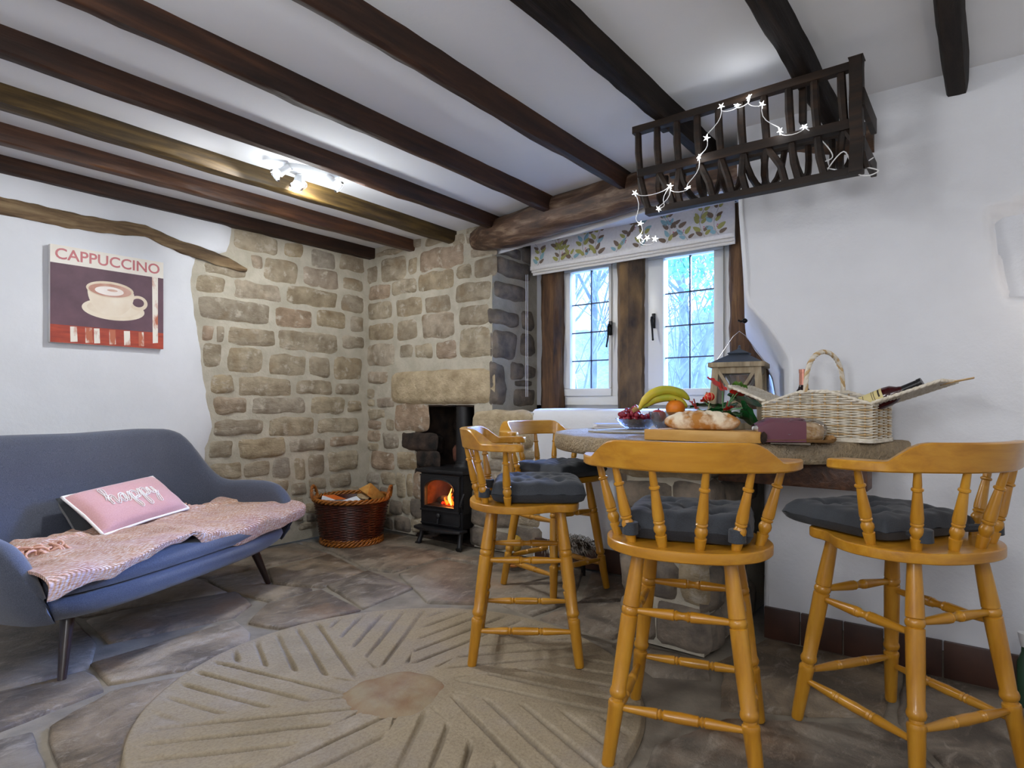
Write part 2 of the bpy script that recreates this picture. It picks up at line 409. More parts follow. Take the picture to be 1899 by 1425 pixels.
ST_REVEAL=[(3401,2136,3693,2203),(3388,1984,3810,2116),(3369,1818,3751,1932),(3707,2130,3825,2235),(3321,1619,3663,1726),(3694,1612,3845,1759),(3349,1372,3632,1579),(3684,1413,3845,1580),(3561,1230,3721,1349),(3747,1241,3845,1338),(3601,1182,3845,1220),(3591,1029,3867,1156),(3339,1036,3492,1338)]
# ================================================================== STRUCTURE
BX, BY, RY = 3.35, 4.15, 2.79
def ceil_z(y): return 2.305 + .0125 * y

# ---- floor
fl = G(); fl.span((-2.4, -1.9, -.12), (3.9, 4.25, -.012))
floor = tag(fl.build('floor', 'floor_mortar'), kind='structure')
FLAGS = [
 [(2.57,3.61),(2.43,3.07),(2.08,3.0),(1.96,3.29),(2.11,3.6)],
 [(2.46,3.06),(2.39,2.58),(2.0,2.53),(2.12,3.0)],
 [(2.05,2.96),(1.97,2.52),(1.71,2.58),(1.58,2.61),(1.53,2.79),(1.72,2.97)],
 [(2.54,2.86),(2.94,2.88),(2.97,2.57),(2.42,2.1),(2.27,2.33),(2.37,2.53)],
 [(2.64,4.1),(2.74,3.93),(3.28,3.84),(3.29,3.53),(3.12,2.79),(2.96,2.93),(2.54,2.92),(2.49,3.09),(2.63,3.64)],
 [(0.9,2.85),(1.5,2.86),(1.46,2.66),(1.41,2.58),(1.23,2.50),(1.12,2.50),(0.88,2.6)],
 [(0.64,2.4),(0.86,2.52),(1.08,2.43),(0.91,2.29),(0.75,2.1),(0.69,1.97),(0.59,2.1),(0.61,2.31)],
 [(0.3,2.47),(0.83,2.56),(0.85,2.65),(0.85,2.78),(0.45,2.84),(.2,2.7)],
 [(0.1,2.3),(0.5,2.43),(0.59,2.40),(0.54,2.04),(.3,1.9)],
 [(0.45,2.9),(0.88,2.83),(0.98,3.06),(1.03,3.57),(0.8,3.86),(.4,3.6)],
 [(1.03,3.05),(1.53,2.93),(1.67,3.04),(1.74,3.3),(1.21,3.46),(1.07,3.44)],
 [(1.76,3.02),(2.02,3.02),(1.9,3.3),(2.06,3.62),(1.75,3.66),(1.72,3.35)],
 [(1.08,3.52),(1.7,3.34),(1.72,3.7),(1.55,4.1),(0.9,4.1)],
 [(1.77,3.71),(2.57,3.66),(2.6,4.1),(1.62,4.1)],
 [(2.49,2.08),(3.0,2.52),(3.3,2.45),(3.3,2.0),(2.75,1.75),(2.45,1.78)],
 [(2.44,1.72),(2.78,1.7),(3.3,1.94),(3.3,1.4),(2.43,1.32)],
 [(2.36,1.28),(2.42,1.27),(2.44,.90),(2.3,.84),(2.2,1.02)],
 [(2.36,.80),(2.46,.86),(2.84,.77),(2.84,.3),(2.38,.28),(2.1,.72)],
 [(1.75,.80),(2.04,.68),(2.33,.25),(1.95,.0),(1.45,.3),(1.5,.74)],
 [(2.38,.23),(2.84,.25),(2.84,-.45),(2.12,-.45),(2.0,-.03)],
 [(1.4,.25),(1.92,-.06),(2.06,-.45),(1.15,-.45),(1.1,.1)],
 [(1.4,.79),(1.44,.72),(1.38,.32),(1.02,.15),(.75,.6),(1.0,.95),(1.2,.84)],
 [(.52,1.98),(.63,1.75),(.66,1.5),(.9,1.05),(.68,.65),(.2,.9),(.05,1.7)],
 [(3.05,2.9),(3.14,2.74),(3.32,2.76),(3.32,2.5),(3.05,2.56),(2.99,2.85)],
]
for i, P_ in enumerate(FLAGS):
    b = bmesh.new()
    cx = sum(p[0] for p in P_) / len(P_); cy = sum(p[1] for p in P_) / len(P_)
    ring = []
    for k in range(len(P_)):
        a, c = P_[k], P_[(k + 1) % len(P_)]
        L = math.hypot(c[0] - a[0], c[1] - a[1]); m = max(2, int(L / .07))
        for j in range(m):
            t = j / m; x = lerp(a[0], c[0], t); y = lerp(a[1], c[1], t)
            d = .012 * nz(x, y, i, 9) + .006
            h = math.hypot(x - cx, y - cy)
            ring.append((x + (x - cx) / h * d, y + (y - cy) / h * d))
    hb = .002 * nz(i, 3.3, 1)
    vb = [b.verts.new((x, y, -.05)) for x, y in ring]
    vt = [b.verts.new((x, y, -.004)) for x, y in ring]
    vi = [b.verts.new((lerp(x, cx, .04), lerp(y, cy, .04), .003 + hb + .0015 * nz(x, y, 2, 6))) for x, y in ring]
    vj = [b.verts.new((lerp(x, cx, .5), lerp(y, cy, .5), .004 + hb + .002 * nz(x, y, 5, 5))) for x, y in ring]
    n = len(ring)
    for lo, hi in ((vb, vt), (vt, vi), (vi, vj)):
        for k in range(n): b.faces.new((lo[k], lo[(k + 1) % n], hi[(k + 1) % n], hi[k]))
    b.faces.new(vj)
    bmesh.ops.recalc_face_normals(b, faces=b.faces)
    me = bpy.data.meshes.new('flagstone'); b.to_mesh(me); b.free()
    for p in me.polygons: p.use_smooth = True
    me.materials.append(M['flagstone'])
    o = bpy.data.objects.new('flagstone', me); COL.objects.link(o); o.parent = floor

# ---- the old millstone let into the floor: ten harps of parallel furrows
MC, MR = (1.515, 1.69), .872
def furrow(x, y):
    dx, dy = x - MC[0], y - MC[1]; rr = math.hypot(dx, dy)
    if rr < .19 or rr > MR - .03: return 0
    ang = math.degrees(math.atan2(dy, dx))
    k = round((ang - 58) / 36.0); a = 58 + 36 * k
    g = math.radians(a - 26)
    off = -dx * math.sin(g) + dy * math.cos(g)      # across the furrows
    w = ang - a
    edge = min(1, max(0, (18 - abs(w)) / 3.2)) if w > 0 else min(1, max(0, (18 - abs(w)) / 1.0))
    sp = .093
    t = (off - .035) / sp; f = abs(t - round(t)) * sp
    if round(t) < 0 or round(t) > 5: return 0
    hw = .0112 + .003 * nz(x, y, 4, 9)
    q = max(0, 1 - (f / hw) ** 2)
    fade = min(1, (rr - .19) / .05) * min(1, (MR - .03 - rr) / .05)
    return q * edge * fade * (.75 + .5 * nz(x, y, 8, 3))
NR, NA = 210, 720
def ms(u, v):
    r = MR * (0.004 + .996 * u); a = 2 * PI * v
    wob = 1 + .008 * nz(math.cos(a), math.sin(a), 2, 3)
    x = MC[0] + r * wob * math.cos(a); y = MC[1] + r * wob * math.sin(a)
    z = .011 + .0025 * nz(x, y, 1, 4) + .0012 * nz(x, y, 3, 30) - .0165 * furrow(x, y)
    if u > .985: z -= (u - .985) / .015 * .02
    return (x, y, z)
g = G().grid(ms, NR, NA, cv=True)
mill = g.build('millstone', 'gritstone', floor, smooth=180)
da = mill.data.attributes.new('furrow_shade', 'FLOAT', 'POINT'); da.data.foreach_set('value', [furrow(v.co.x, v.co.y) for v in mill.data.vertices])  # mask for the painted furrow shading
mill['label'] = 'round ochre millstone with carved furrows'
# worn plug in the eye of the millstone
g = G()
def plug(u, v):
    a = 2 * PI * v; r = .0005 + .165 * u * (1 + .22 * nz(math.cos(a), math.sin(a), 5, 1.6))
    x = MC[0] - .05 + r * math.cos(a) * 1.15; y = MC[1] - .02 + r * math.sin(a)
    return (x, y, .0185 + .006 * nz(x, y, 9, 12) - max(0, u - .8) * .05)
g.grid(plug, 14, 40, cv=True)
o = g.build('eye_plug', 'rusty_stone', floor, smooth=180); o['label'] = 'rust-stained stone plug filling the eye of the millstone'

# ---- ceiling
g = G()
g.grid(lambda u, v: (lerp(-2.4, 3.9, u), lerp(-1.9, 4.25, v), ceil_z(lerp(-1.9, 4.25, v)) + .006 * nz(u * 6, v * 6, 1)), 60, 60)
g.box((.75, 1.17, 2.47), (6.3, 6.15, .1))
ceiling = tag(g.build('ceiling', 'ceiling_paint', smooth=60), kind='structure')

# ---- stones
def stone(parent, mp, rect, mat, depth=.017, seed=0, name='stone', rough=1.0):
    """rounded, slightly irregular stone face; mp(a, z, out) -> world"""
    a0, z0, a1, z1 = rect; a0 -= .007; a1 += .007; z1 += .007; z0 = max(.003, z0 - .007); w, h = a1 - a0, z1 - z0
    nu = max(6, min(16, int(w / .03))); nv = max(6, min(12, int(h / .03)))
    cx, cz = (a0 + a1) / 2, (z0 + z1) / 2
    rc = min(w, h) * .28
    dep = depth * (1 + .5 * nz(seed, 1.7, 3))
    ta, tz = .25 * nz(seed, 7.1, 2), .25 * nz(seed, 4.2, 9)
    def f(u, v):
        x = (u * 2 - 1); y = (v * 2 - 1)
        # squircle the outline
        p = 7.0; m = max(abs(x), abs(y)); q = (abs(x) ** p + abs(y) ** p) ** (1 / p)
        s = m / q if q > 1e-6 else 1
        X = x * s * w / 2; Z = y * s * h / 2
        wob = .016 * rough
        X += wob * nz(X + seed, Z, 1, 9); Z += wob * nz(X, Z + seed, 5, 9)
        e = 1 - m
        prof = min(1, (e * min(w, h) / 2) / .022)
        prof = math.sin(prof * PI / 2)
        out = -.010 + (dep + .010) * prof + rough * prof * (.014 * nz(X + seed, Z, 2, 8) + .010 * nz(X, Z + seed, 2, 20)) + prof * (X / w * ta + Z / h * tz) * .03
        return mp(cx + X, cz + Z, out)
    return G().grid(f, nu + 1, nv + 1).build(name, mat, parent, smooth=180)

# ---- wall_left: the long wall with the picture; plaster over rubble stone
g = G(); g.span((-2.4, BY, 0), (3.95, BY + .12, 2.42))
wall_left = tag(g.build('wall_left', 'mortar'), kind='structure')
mpb = lambda a, z, o: (a, BY - o, z)
for i, q in enumerate(ST_BACK):
    q = [v / 1000 for v in q]
    stone(wall_left, mpb, q, 'sandstone' if (q[1] + q[3]) / 2 > .28 or random.random() < .4 else 'grey_stone', seed=i * 1.37)
# plaster skin with a ragged edge
EDGE = [(2.157,2.40),(2.157,2.27),(2.152,2.16),(2.115,2.09),(2.02,2.06),(1.915,2.02),(1.888,1.93),(1.895,1.72),(1.936,1.51),(1.964,1.22),(2.004,1.0),(2.026,.89),(1.982,.75),(1.972,.6),(1.96,.3),(1.95,0)]
def edge_x(z): return interp([(zz, xx) for xx, zz in EDGE[::-1]], z)
def plast(u, v):
    z = v * 2.4
    ex = edge_x(z) + .012 * nz(z, 1, 2, 9) + .006 * nz(z, 5, 2, 26)
    k = u ** .6
    x = lerp(-2.4, ex, k)
    o = .020 + .012 * nz(x, z, 3, 1.3) + .003 * nz(x, z, 7, 6)
    if u > .96: o = lerp(o, -.006, ((u - .96) / .04) ** 2)
    return (x, BY - o, z)
G().grid(plast, 120, 120).build('plaster', 'plaster', wall_left, smooth=180)

# ---- wall_hearth: the stone chimney wall with the fireplace opening
OY0, OY1, OZ = 2.96, 3.59, 1.035
g = G()
g.span((BX, OY1, 0), (4.0, 4.2, 2.42)); g.span((BX, RY, OZ), (4.0, OY1, 2.42))
g.span((BX, RY, 0), (4.0, OY0, OZ)); g.span((BX, 2.43, 0), (3.9, RY, .985)); g.span((3.9, RY, 0), (4.02, 4.2, 2.4))
wall_hearth = tag(g.build('wall_hearth', 'mortar'), kind='structure')
mpx = lambda a, z, o: (BX - o, a, z)
for i, q in enumerate(ST_HEARTH):
    q = [v / 1000 for v in q]
    inside = q[0] > OY0 - .02 and q[2] < OY1 + .02 and q[3] < OZ
    w, h = q[2] - q[0], q[3] - q[1]
    if w > .5 and h > .25:
        o = stone(wall_hearth, mpx, q, 'lintel_stone', .05, i * 2.1, 'lintel_stone', .7); o['label'] = 'large dressed lintel stone above the stove'; continue
    mat = 'sandstone'
    if .2 < q[3] < .93 and 3.3 < (q[0] + q[2]) / 2 < 3.6: mat = 'sooty_stone' if q[0] < 3.47 else 'sandstone'
    if q[3] < .4: mat = 'grey_stone' if i % 3 else 'sandstone'
    o = stone(wall_hearth, mpx, q, mat, .02, i * 2.1)
mpr = lambda a, z, o: (a, RY - o, z)
for i, q in enumerate(ST_REVEAL):
    stone(wall_hearth, mpr, [v / 1000 for v in q], 'grey_stone', .03, i * 3.3 + 50)
# soot-blackened fire recess
g = G()
g.span((3.80, OY0, 0), (3.9, OY1, 1.3)); g.span((BX + .02, OY1 - .012, 0), (3.82, OY1 + .002, OZ)); g.span((BX + .02, OY0 - .002, 0), (3.82, OY0 + .012, OZ))
g.span((BX + .02, OY0, OZ - .012), (3.82, OY1, OZ + .002)); g.span((BX + .01, OY0, -.02), (3.82, OY1, .004))
g.build('fire_recess', 'sooty_stone', wall_hearth)
k = 0
for (y0, y1, z0, z1, mt) in ((3.33,3.58,.80,1.0,'sooty_stone'),(3.05,3.3,.82,1.0,'sooty_stone'),(3.2,3.5,.60,.78,'grey_stone'),(2.98,3.17,.6,.8,'sooty_stone'),(3.30,3.46,.565,.70,'red_brick')):
    k += 1
    stone(wall_hearth, lambda a, z, o: (3.80 - o if mt != 'red_brick' else 3.66 - o, a, z), (y0, z0, y1, z1), mt, .04, 80 + k, 'brick' if mt == 'red_brick' else 'stone')
stone(wall_hearth, lambda a, z, o: (a, OY1 - .012 - o, z), (3.38, .62, 3.62, .8), 'sooty_stone', .06, 91)
stone(wall_hearth, lambda a, z, o: (a, OY1 - .012 - o, z), (3.36, .3, 3.6, .55), 'sooty_stone', .04, 92)

# ---- wall_window: plaster under the window, the head above it and the outer leaf round the casements
g = G()
prof = [(3.352, 0), (3.350, .93), (3.353, .965), (3.365, .995), (3.39, 1.008), (3.45, 1.012), (3.9, 1.014)]
g.grid(lambda u, v: (prof[min(int(v * 6 + .5), 6)][0] + .004 * nz(u * 9, v * 4, 1), lerp(.66, 2.44, u), prof[min(int(v * 6 + .5), 6)][1]), 40, 7)
g.span((3.40, .66, 0), (3.9, 2.43, 1.0))
# outer leaf
g.span((3.90, .6, .9), (4.0, 1.262, 2.42)); g.span((3.90, 1.858, .9), (4.0, 2.058, 2.42)); g.span((3.90, 2.608, .9), (4.0, 2.95, 2.42))
g.span((3.90, .6, .0), (4.0, 2.95, 1.036)); g.span((3.90, .6, 2.085), (4.0, 2.95, 2.42))
# wall above the log and sloping head of the recess
LOGP = [(3.35, 2.93), (3.27, 2.5), (3.22, 2.03), (3.14, 1.72), (3.06, 1.45), (2.98, .9), (2.9, .33)]
def logx(y): return interp([(p[1], p[0]) for p in LOGP[::-1]], y)
g.grid(lambda u, v: (logx(lerp(.36, 2.93, u)) + .07 if v < .5 else logx(lerp(.36, 2.93, u)) + .075, lerp(.36, 2.93, u), 2.12 if v < .5 else 2.42), 24, 2)
g.grid(lambda u, v: (lerp(logx(lerp(.66, 2.93, u)) + .06, 3.9, v), lerp(.66, 2.93, u), lerp(2.16, 2.285, v) + .012 * nz(u * 7, v * 3, 2)), 30, 8)
wall_window = tag(g.build('wall_window', 'plaster', smooth=50), kind='structure')

# ---- wall_right: thick lime-plastered wall, its edge flaring to the window reveal; arched niche
EY = [(0,.79),(.93,.79),(1.0,.70),(1.19,.697),(1.25,.70),(1.284,.717),(1.341,.749),(1.397,.786),(1.446,.828),(1.497,.868),(1.56,.883),(1.715,.89),(1.929,.907),(2.4,.915)]
BYT = [(0,.79),(.93,.79),(1.02,1.0),(1.2,1.03),(1.3,1.09),(1.36,1.14),(1.45,1.19),(2.4,1.2)]
NVW = 130
def wr(u, v):
    z = v * 2.44 - .02
    ye, yb = interp(EY, z), interp(BYT, z)
    xb = lerp(3.36, 3.89, min(1, max(0, (z - .93) / .1)))
    wob = .010 * nz(0, z, 1, 3)
    if u < .25:                     # reveal
        t = u / .25; x = lerp(xb, 2.885, t); y = lerp(yb, ye + .004, t) + wob * t
        return (x, y, z)
    if u < .30:                     # rounded arris
        t = (u - .25) / .05 * PI / 2
        return (2.885 - .025 * math.sin(t), ye + wob - .025 * (1 - math.cos(t)), z)
    t = (u - .30) / .70
    y = lerp(ye - .025 + wob, -1.9, t ** 1.6)
    x = 2.86 + .008 * nz(y, z, 2, 1.6) + .0025 * nz(y, z, 5, 7)
    # niche
    zt = 1.80 - .5 * max(0, -y - .12) ** 2 * 0
    left = -.0 - .055 * max(0, (1.72 - z)) / .3
    inside = min((left - y) / .022, (y + .52) / .035, (1.765 + .03 * math.sin(min(1, max(0, (-y) / .45)) * PI) - z) / .022, (z - 1.425) / .035)
    m = max(0, min(1, inside)); m = m * m * (3 - 2 * m)
    x += .15 * m
    return (x, y, z)
g = G().grid(wr, 230, NVW)
g.span((2.99, -1.9, -.03), (3.1, .6, 2.42))
wall_right = tag(g.build('wall_right', 'plaster', smooth=180), kind='structure')
# unseen sides of the room, so light is kept in
g = G(); g.span((-2.5, -1.9, 0), (-2.4, 4.25, 2.42)); tag(g.build('wall_rear', 'plaster'), kind='structure')
g = G(); g.span((-2.5, -2.0, 0), (3.0, -1.9, 2.42)); tag(g.build('wall_front', 'plaster'), kind='structure')

# ---- tiled skirting
sk = G(); sk.span((2.851, -1.9, -.01), (2.862, .787, .10)); sk = sk.build('baseboard_right', 'floor_mortar'); tag(sk, kind='structure')
ys = [.787, .636, .471, .326, .132, -.04, -.22, -.4, -.6]
for a, b in zip(ys, ys[1:]):
    G().span((2.838, b + .003, .004), (2.858, a - .003, .142 + .004 * nz(a, 1, 1))).build('tile', 'skirt_tile', sk, bevel=.002)
sk2 = G(); sk2.span((3.340, .80, 0), (3.352, 2.40, .10)); sk2 = sk2.build('baseboard_window', 'floor_mortar'); tag(sk2, kind='structure')
for k in range(9):
    a = .80 + k * .178
    if .86 < a < 1.28: continue
    G().span((3.326, a + .003, .004), (3.345, a + .175, .145)).build('tile', 'skirt_tile', sk2, bevel=.002)

# ---- casements
def casement(n, y0, y1, zs, gy0, gy1, gz0, gz1, ymid, zbars, hinge_low):
    w = bpy.data.objects.new('window_%d' % n, None); COL.objects.link(w); tag(w, kind='structure')
    def ring(g, a0, a1, c0, c1, wid, x0, x1):
        g.span((x0, a0, c0), (x1, a1, c0 + wid[2])); g.span((x0, a0, c1 - wid[3]), (x1, a1, c1))
        g.span((x0, a0, c0 + wid[2]), (x1, a0 + wid[0], c1 - wid[3])); g.span((x0, a1 - wid[1], c0 + wid[2]), (x1, a1, c1 - wid[3]))
        return g
    z0, z1 = zs
    ring(G(), y0, y1, z0, z1, (.05, .05, .066, .05), 3.855, 3.93).build('window_frame', 'upvc', w, bevel=.004)
    s0, s1, c0, c1 = y0 + .044, y1 - .044, z0 + .066, z1 - .044
    ring(G(), s0, s1, c0, c1, (gy0 - s0, s1 - gy1, gz0 - c0, c1 - gz1), 3.838, 3.915).build('sash', 'upvc', w, bevel=.006)
    G().span((3.875, gy0, gz0), (3.879, gy1, gz1)).build('pane', 'pane_glass', w, smooth=0)
    g = G().span((3.868, ymid - .005, gz0), (3.886, ymid + .005, gz1)).build('glazing_bar', 'lead', w)
    for zb in zbars:
        G().span((3.868, gy0, zb - .004), (3.886, gy1, zb + .004)).build('glazing_bar', 'lead', w)
    return w
w1 = casement(1, 2.056, 2.612, (1.036, 2.09), 2.122, 2.444, 1.157, 2.02, 2.28, (1.361, 1.569, 1.778), True)
w2 = casement(2, 1.262, 1.862, (1.036, 2.09), 1.368, 1.706, 1.146, 2.02, 1.535, (1.353, 1.565, 1.784), False)
def handle(y, z, parent, s):
    g = G(); g.box((3.828, y, z + .03), (.014, .022, .10))
    g.tube([(3.826, y, z + .05), (3.80, y, z + .05), (3.794, y, z + .03), (3.797, y + .004 * s, z - .03), (3.79, y + .012 * s, z - .10)], [.009, .01, .009, .007, .006], 8)
    g.ball((3.79, y + .012 * s, z - .10), .008, 8, 6)
    return g.build('handle', 'black_metal', parent, bevel=.003)
handle(2.098, 1.55, w1, 1); handle(1.772, 1.575, w2, -1)
# timber jambs and the chamfered stone mullion between the casements
def post(name, mat, poly, z0, z1, seed, amp):
    n = len(poly); m = 26
    def f(u, v):
        k = int(round(u * n)) % n; z = lerp(z0, z1, v)
        x, y = poly[k]
        cx = sum(p[0] for p in poly) / n; cy = sum(p[1] for p in poly) / n
        d = amp * nz(k * 3.1 + seed, z, 1, 5) + amp * .5 * nz(k * 2.3 + seed, z, 4, 17)
        return (x + (x - cx) * d * 8, y + (y - cy) * d * 8, z)
    return G().grid(f, n, m, cu=True).build(name, mat, None, smooth=40)
def subdiv(poly, k=3):
    out = []
    for i in range(len(poly)):
        a, b = poly[i], poly[(i + 1) % len(poly)]
        for j in range(k): out.append((lerp(a[0], b[0], j / k), lerp(a[1], b[1], j / k)))
    return out
tag(post('trim_1', 'post_timber', subdiv([(3.86,2.50),(3.78,2.49),(3.73,2.52),(3.72,2.61),(3.79,2.67),(3.89,2.68),(3.89,2.55)]), 1.005, 2.28, 2, .02), kind='structure')
tag(post('trim_2', 'mullion_stone', subdiv([(3.90,2.055),(3.84,2.05),(3.745,1.985),(3.735,1.915),(3.80,1.85),(3.90,1.85)]), 1.005, 2.28, 9, .016), kind='structure')
tag(post('trim_3', 'post_timber', subdiv([(3.90,1.262),(3.82,1.262),(3.74,1.225),(3.72,1.16),(3.76,1.04),(3.90,1.04)]), 1.005, 2.28, 5, .02), kind='structure')
# ================================================================== BEAMS AND TIMBERS
def beam(y0, y1, x0, x1, mat, label, h=.088, seed=0, amp=.006):
    zc = ceil_z((y0 + y1) / 2); zt, zb = zc + .004, zc - h
    prof = [(y0, zt), (y0, lerp(zt, zb, .5)), (y0 + .004, zb + .008), (y0 + .011, zb), ((y0 + y1) / 2, zb), (y1 - .011, zb), (y1 - .004, zb + .008), (y1, lerp(zt, zb, .5)), (y1, zt)]
    n = 64
    def f(u, v):
        k = min(8, int(round(v * 8))); x = lerp(x0, x1, u); y, z = prof[k]
        d = amp * nz(x * 1.3 + seed, k * .7, 1, 2.2) + amp * .5 * nz(x + seed, k * 1.9, 7, 11)
        if k in (0, 8): return (x, y + d, z)
        return (x, y + d * (1 if k < 5 else -1) + amp * 1.2 * nz(x * .8, seed, 3), z + d * .8)
    g = G().grid(f, n, 9)
    b0 = len(g.v) - 9
    g.f.append(tuple(range(0, 9))); g.f.append(tuple(range(b0, b0 + 9)))
    return tag(g.build('ceiling_beam', mat, smooth=50), label, 'beam', 'ceiling beams')
beam(4.075, 4.158, -2.3, 3.36, 'beam_oak', 'ceiling beam tight against the wall that carries the coffee picture', .085, 1)
beam(3.585, 3.665, -2.3, 3.36, 'beam_russet', 'reddish ceiling beam second out from the picture wall', .088, 2)
beam(3.135, 3.225, -2.3, 3.36, 'beam_olive', 'greenish brown ceiling beam passing behind the white spotlight cluster', .086, 3)
beam(2.645, 2.715, -2.3, 3.27, 'beam_oak', 'dark ceiling beam beside the spotlight cluster, resting on the log end', .09, 4)
beam(2.115, 2.175, -2.3, 3.21, 'beam_oak', 'dark brown ceiling beam fifth from the picture wall', .095, 5, .007)
beam(1.555, 1.605, -2.3, 3.13, 'beam_oak', 'dark ceiling beam meeting the log just left of the hay rack', .1, 6, .007)
beam(1.03, 1.095, -2.3, 3.04, 'beam_black', 'near black beam over the left end of the hay rack', .098, 7, .009)
beam(.488, .562, -2.3, 2.95, 'beam_black', 'near black beam over the right end of the hay rack', .09, 8, .008)
beam(.052, .125, -2.3, 2.87, 'beam_black', 'short looking black beam ending on the white plaster wall', .088, 9, .006)

# ---- crooked log carrying the beam ends
LP = [(3.36, 2.96, 2.235, .07), (3.30, 2.78, 2.23, .092), (3.25, 2.5, 2.222, .108), (3.20, 2.1, 2.24, .115), (3.14, 1.75, 2.235, .105), (3.07, 1.45, 2.215, .095), (3.0, 1.1, 2.20, .085), (2.94, .7, 2.17, .08), (2.885, .36, 2.135, .072)]
def logf(u, v):
    t = u * (len(LP) - 1); i = min(int(t), len(LP) - 2); k = t - i
    c = [lerp(LP[i][j], LP[i + 1][j], k) for j in range(4)]
    a = 2 * PI * v
    r = c[3] * (1 + .12 * nz(math.cos(a), math.sin(a), u * 5 + 3, 1.5) + .06 * nz(math.cos(a) * 3, math.sin(a) * 3, u * 9, 1.2))
    return (c[0] + r * math.cos(a), c[1], c[2] + r * 1.02 * math.sin(a))
g = G().grid(logf, 90, 28, cv=True)
g.f.append(tuple(range(28))); g.f.append(tuple(range(89 * 28, 90 * 28)))
tag(g.build('log_lintel', 'log_oak', smooth=70), 'thick crooked log over the window, carrying the beam ends', 'lintel')

# ---- old timber let into the plaster above the picture
TP = [(.2, 2.10, .052), (.88, 2.096, .05), (1.06, 2.094, .045), (1.33, 2.095, .042), (1.59, 2.121, .038), (1.78, 2.067, .041), (2.03, 2.032, .038), (2.16, 2.01, .03), (2.24, 1.99, .012)]
def timf(u, v):
    x = lerp(.2, 2.24, u); zc = interp([(p[0], p[1]) for p in TP], x); h = interp([(p[0], p[2]) for p in TP], x)
    a = 2 * PI * v
    d = .25 * nz(x * 2, math.cos(a), math.sin(a), 2.2) + .18 * nz(x * 14, math.sin(a) * 3, 1)
    return (x, BY - .026 - .016 * math.cos(a) * (1 + d), zc + h * math.sin(a) * (1 + d))
g = G().grid(timf, 110, 18, cv=True)
tag(g.build('wall_lintel', 'wall_timber', smooth=70), 'weathered bent timber sunk in the plaster above the coffee picture', 'timber')

# ---- hay rack hung under the beams
RX = 2.365
rack = thing('hay_rack', 'dark wooden hay rack with star lights, hung under the ceiling beams by the window', 'rack', (RX, .76, 1.84))
ry = lambda y: y - .76
rz_ = lambda z: z - 1.84
def rail(name, y0, y1, x, z0, z1, sx, sz, seed):
    def f(u, v):
        k = [(-1, -1), (0, -1.05), (1, -1), (1.05, 0), (1, 1), (0, 1.05), (-1, 1), (-1.05, 0)][int(round(v * 8)) % 8]
        y = lerp(y0, y1, u); d = 1 + .12 * nz(y * 4, k[0] + seed, k[1], 1.5)
        return (x - RX + k[0] * sx * d, ry(y), rz_(lerp(z0, z1, u)) + k[1] * sz * d)
    g = G().grid(f, 24, 8, cv=True); g.f.append(tuple(range(8))); g.f.append(tuple(range(184, 192)))
    return g.build(name, 'rack_wood', rack, smooth=40)
rail('rail', 1.185, .35, RX, 2.205, 2.205, .016, .014, 1)
rail('rail', 1.16, .37, RX, 2.018, 2.006, .017, .017, 4)
rail('rail', 1.13, .345, RX + .012, 1.853, 1.846, .020, .012, 7)
rail('rail', 1.13, .36, RX + .26, 2.09, 2.085, .018, .018, 9)
for k in range(10):
    t = k / 9.0; y = lerp(1.165, .398, t) + .008 * nz(k, 2, 2); w = .0135 + .004 * nz(k, 5, 5)
    bow = .018 * nz(k, 8, 1)
    pts = [(0, ry(y), rz_(2.20)), (-.006, ry(y - .004 + bow), rz_(2.11)), (0, ry(y - .01), rz_(2.015))]
    g = G().tube([(p[0], p[1], p[2]) for p in pts], [w, w * 1.1, w], 6)
    g.build('slat', 'rack_wood', rack, smooth=30)
    pts = []
    lean = .03 * math.sin(k * 2.3)
    for j in range(9):
        a = j / 8 * PI
        pts.append((.13 - .13 * math.cos(a), ry(y - .01 + lean * math.sin(a)), rz_(2.01) - .150 * math.sin(a) ** .8 + j / 8 * .075))
    G().tube([(.002, ry(y - .01), rz_(2.0)), (.0, ry(y - .03 - lean), rz_(1.92)), (.012, ry(y - .045 - lean), rz_(1.85))], w, 6).build('slat', 'rack_wood', rack, smooth=30)
    G().tube(pts, w * .95, 6).build('curved_slat', 'rack_wood', rack, smooth=30)
def brd(u, v):
    k = [(-.028, -.02), (.028, -.02), (.028, .02), (-.028, .02)][int(round(v * 4)) % 4]
    z = lerp(1.835, 2.225, u); return (k[0] + .004 * nz(z, k[0], 3, 9), ry(.35) + k[1] + .004 * nz(z, k[1], 1, 9), rz_(z))
g = G().grid(brd, 16, 4, cv=True); g.f += [(0, 1, 2, 3), (60, 61, 62, 63)]
g.build('end_post', 'rack_wood', rack, smooth=30, bevel=.003)
G().span((-.012, ry(.325), rz_(1.9)), (.28, ry(.345), rz_(1.955))).build('end_rail', 'rack_wood', rack, bevel=.004)
G().span((-.012, ry(.325), rz_(2.06)), (.28, ry(.345), rz_(2.12))).build('end_rail', 'rack_wood', rack, bevel=.004)
G().span((.045, ry(.522), rz_(2.08)), (.075, ry(.545), rz_(2.225))).build('hanger', 'rack_wood', rack, bevel=.003)
G().span((.02, ry(1.05), rz_(2.19)), (.06, ry(1.08), rz_(2.215))).build('hanger', 'rack_wood', rack, bevel=.003)

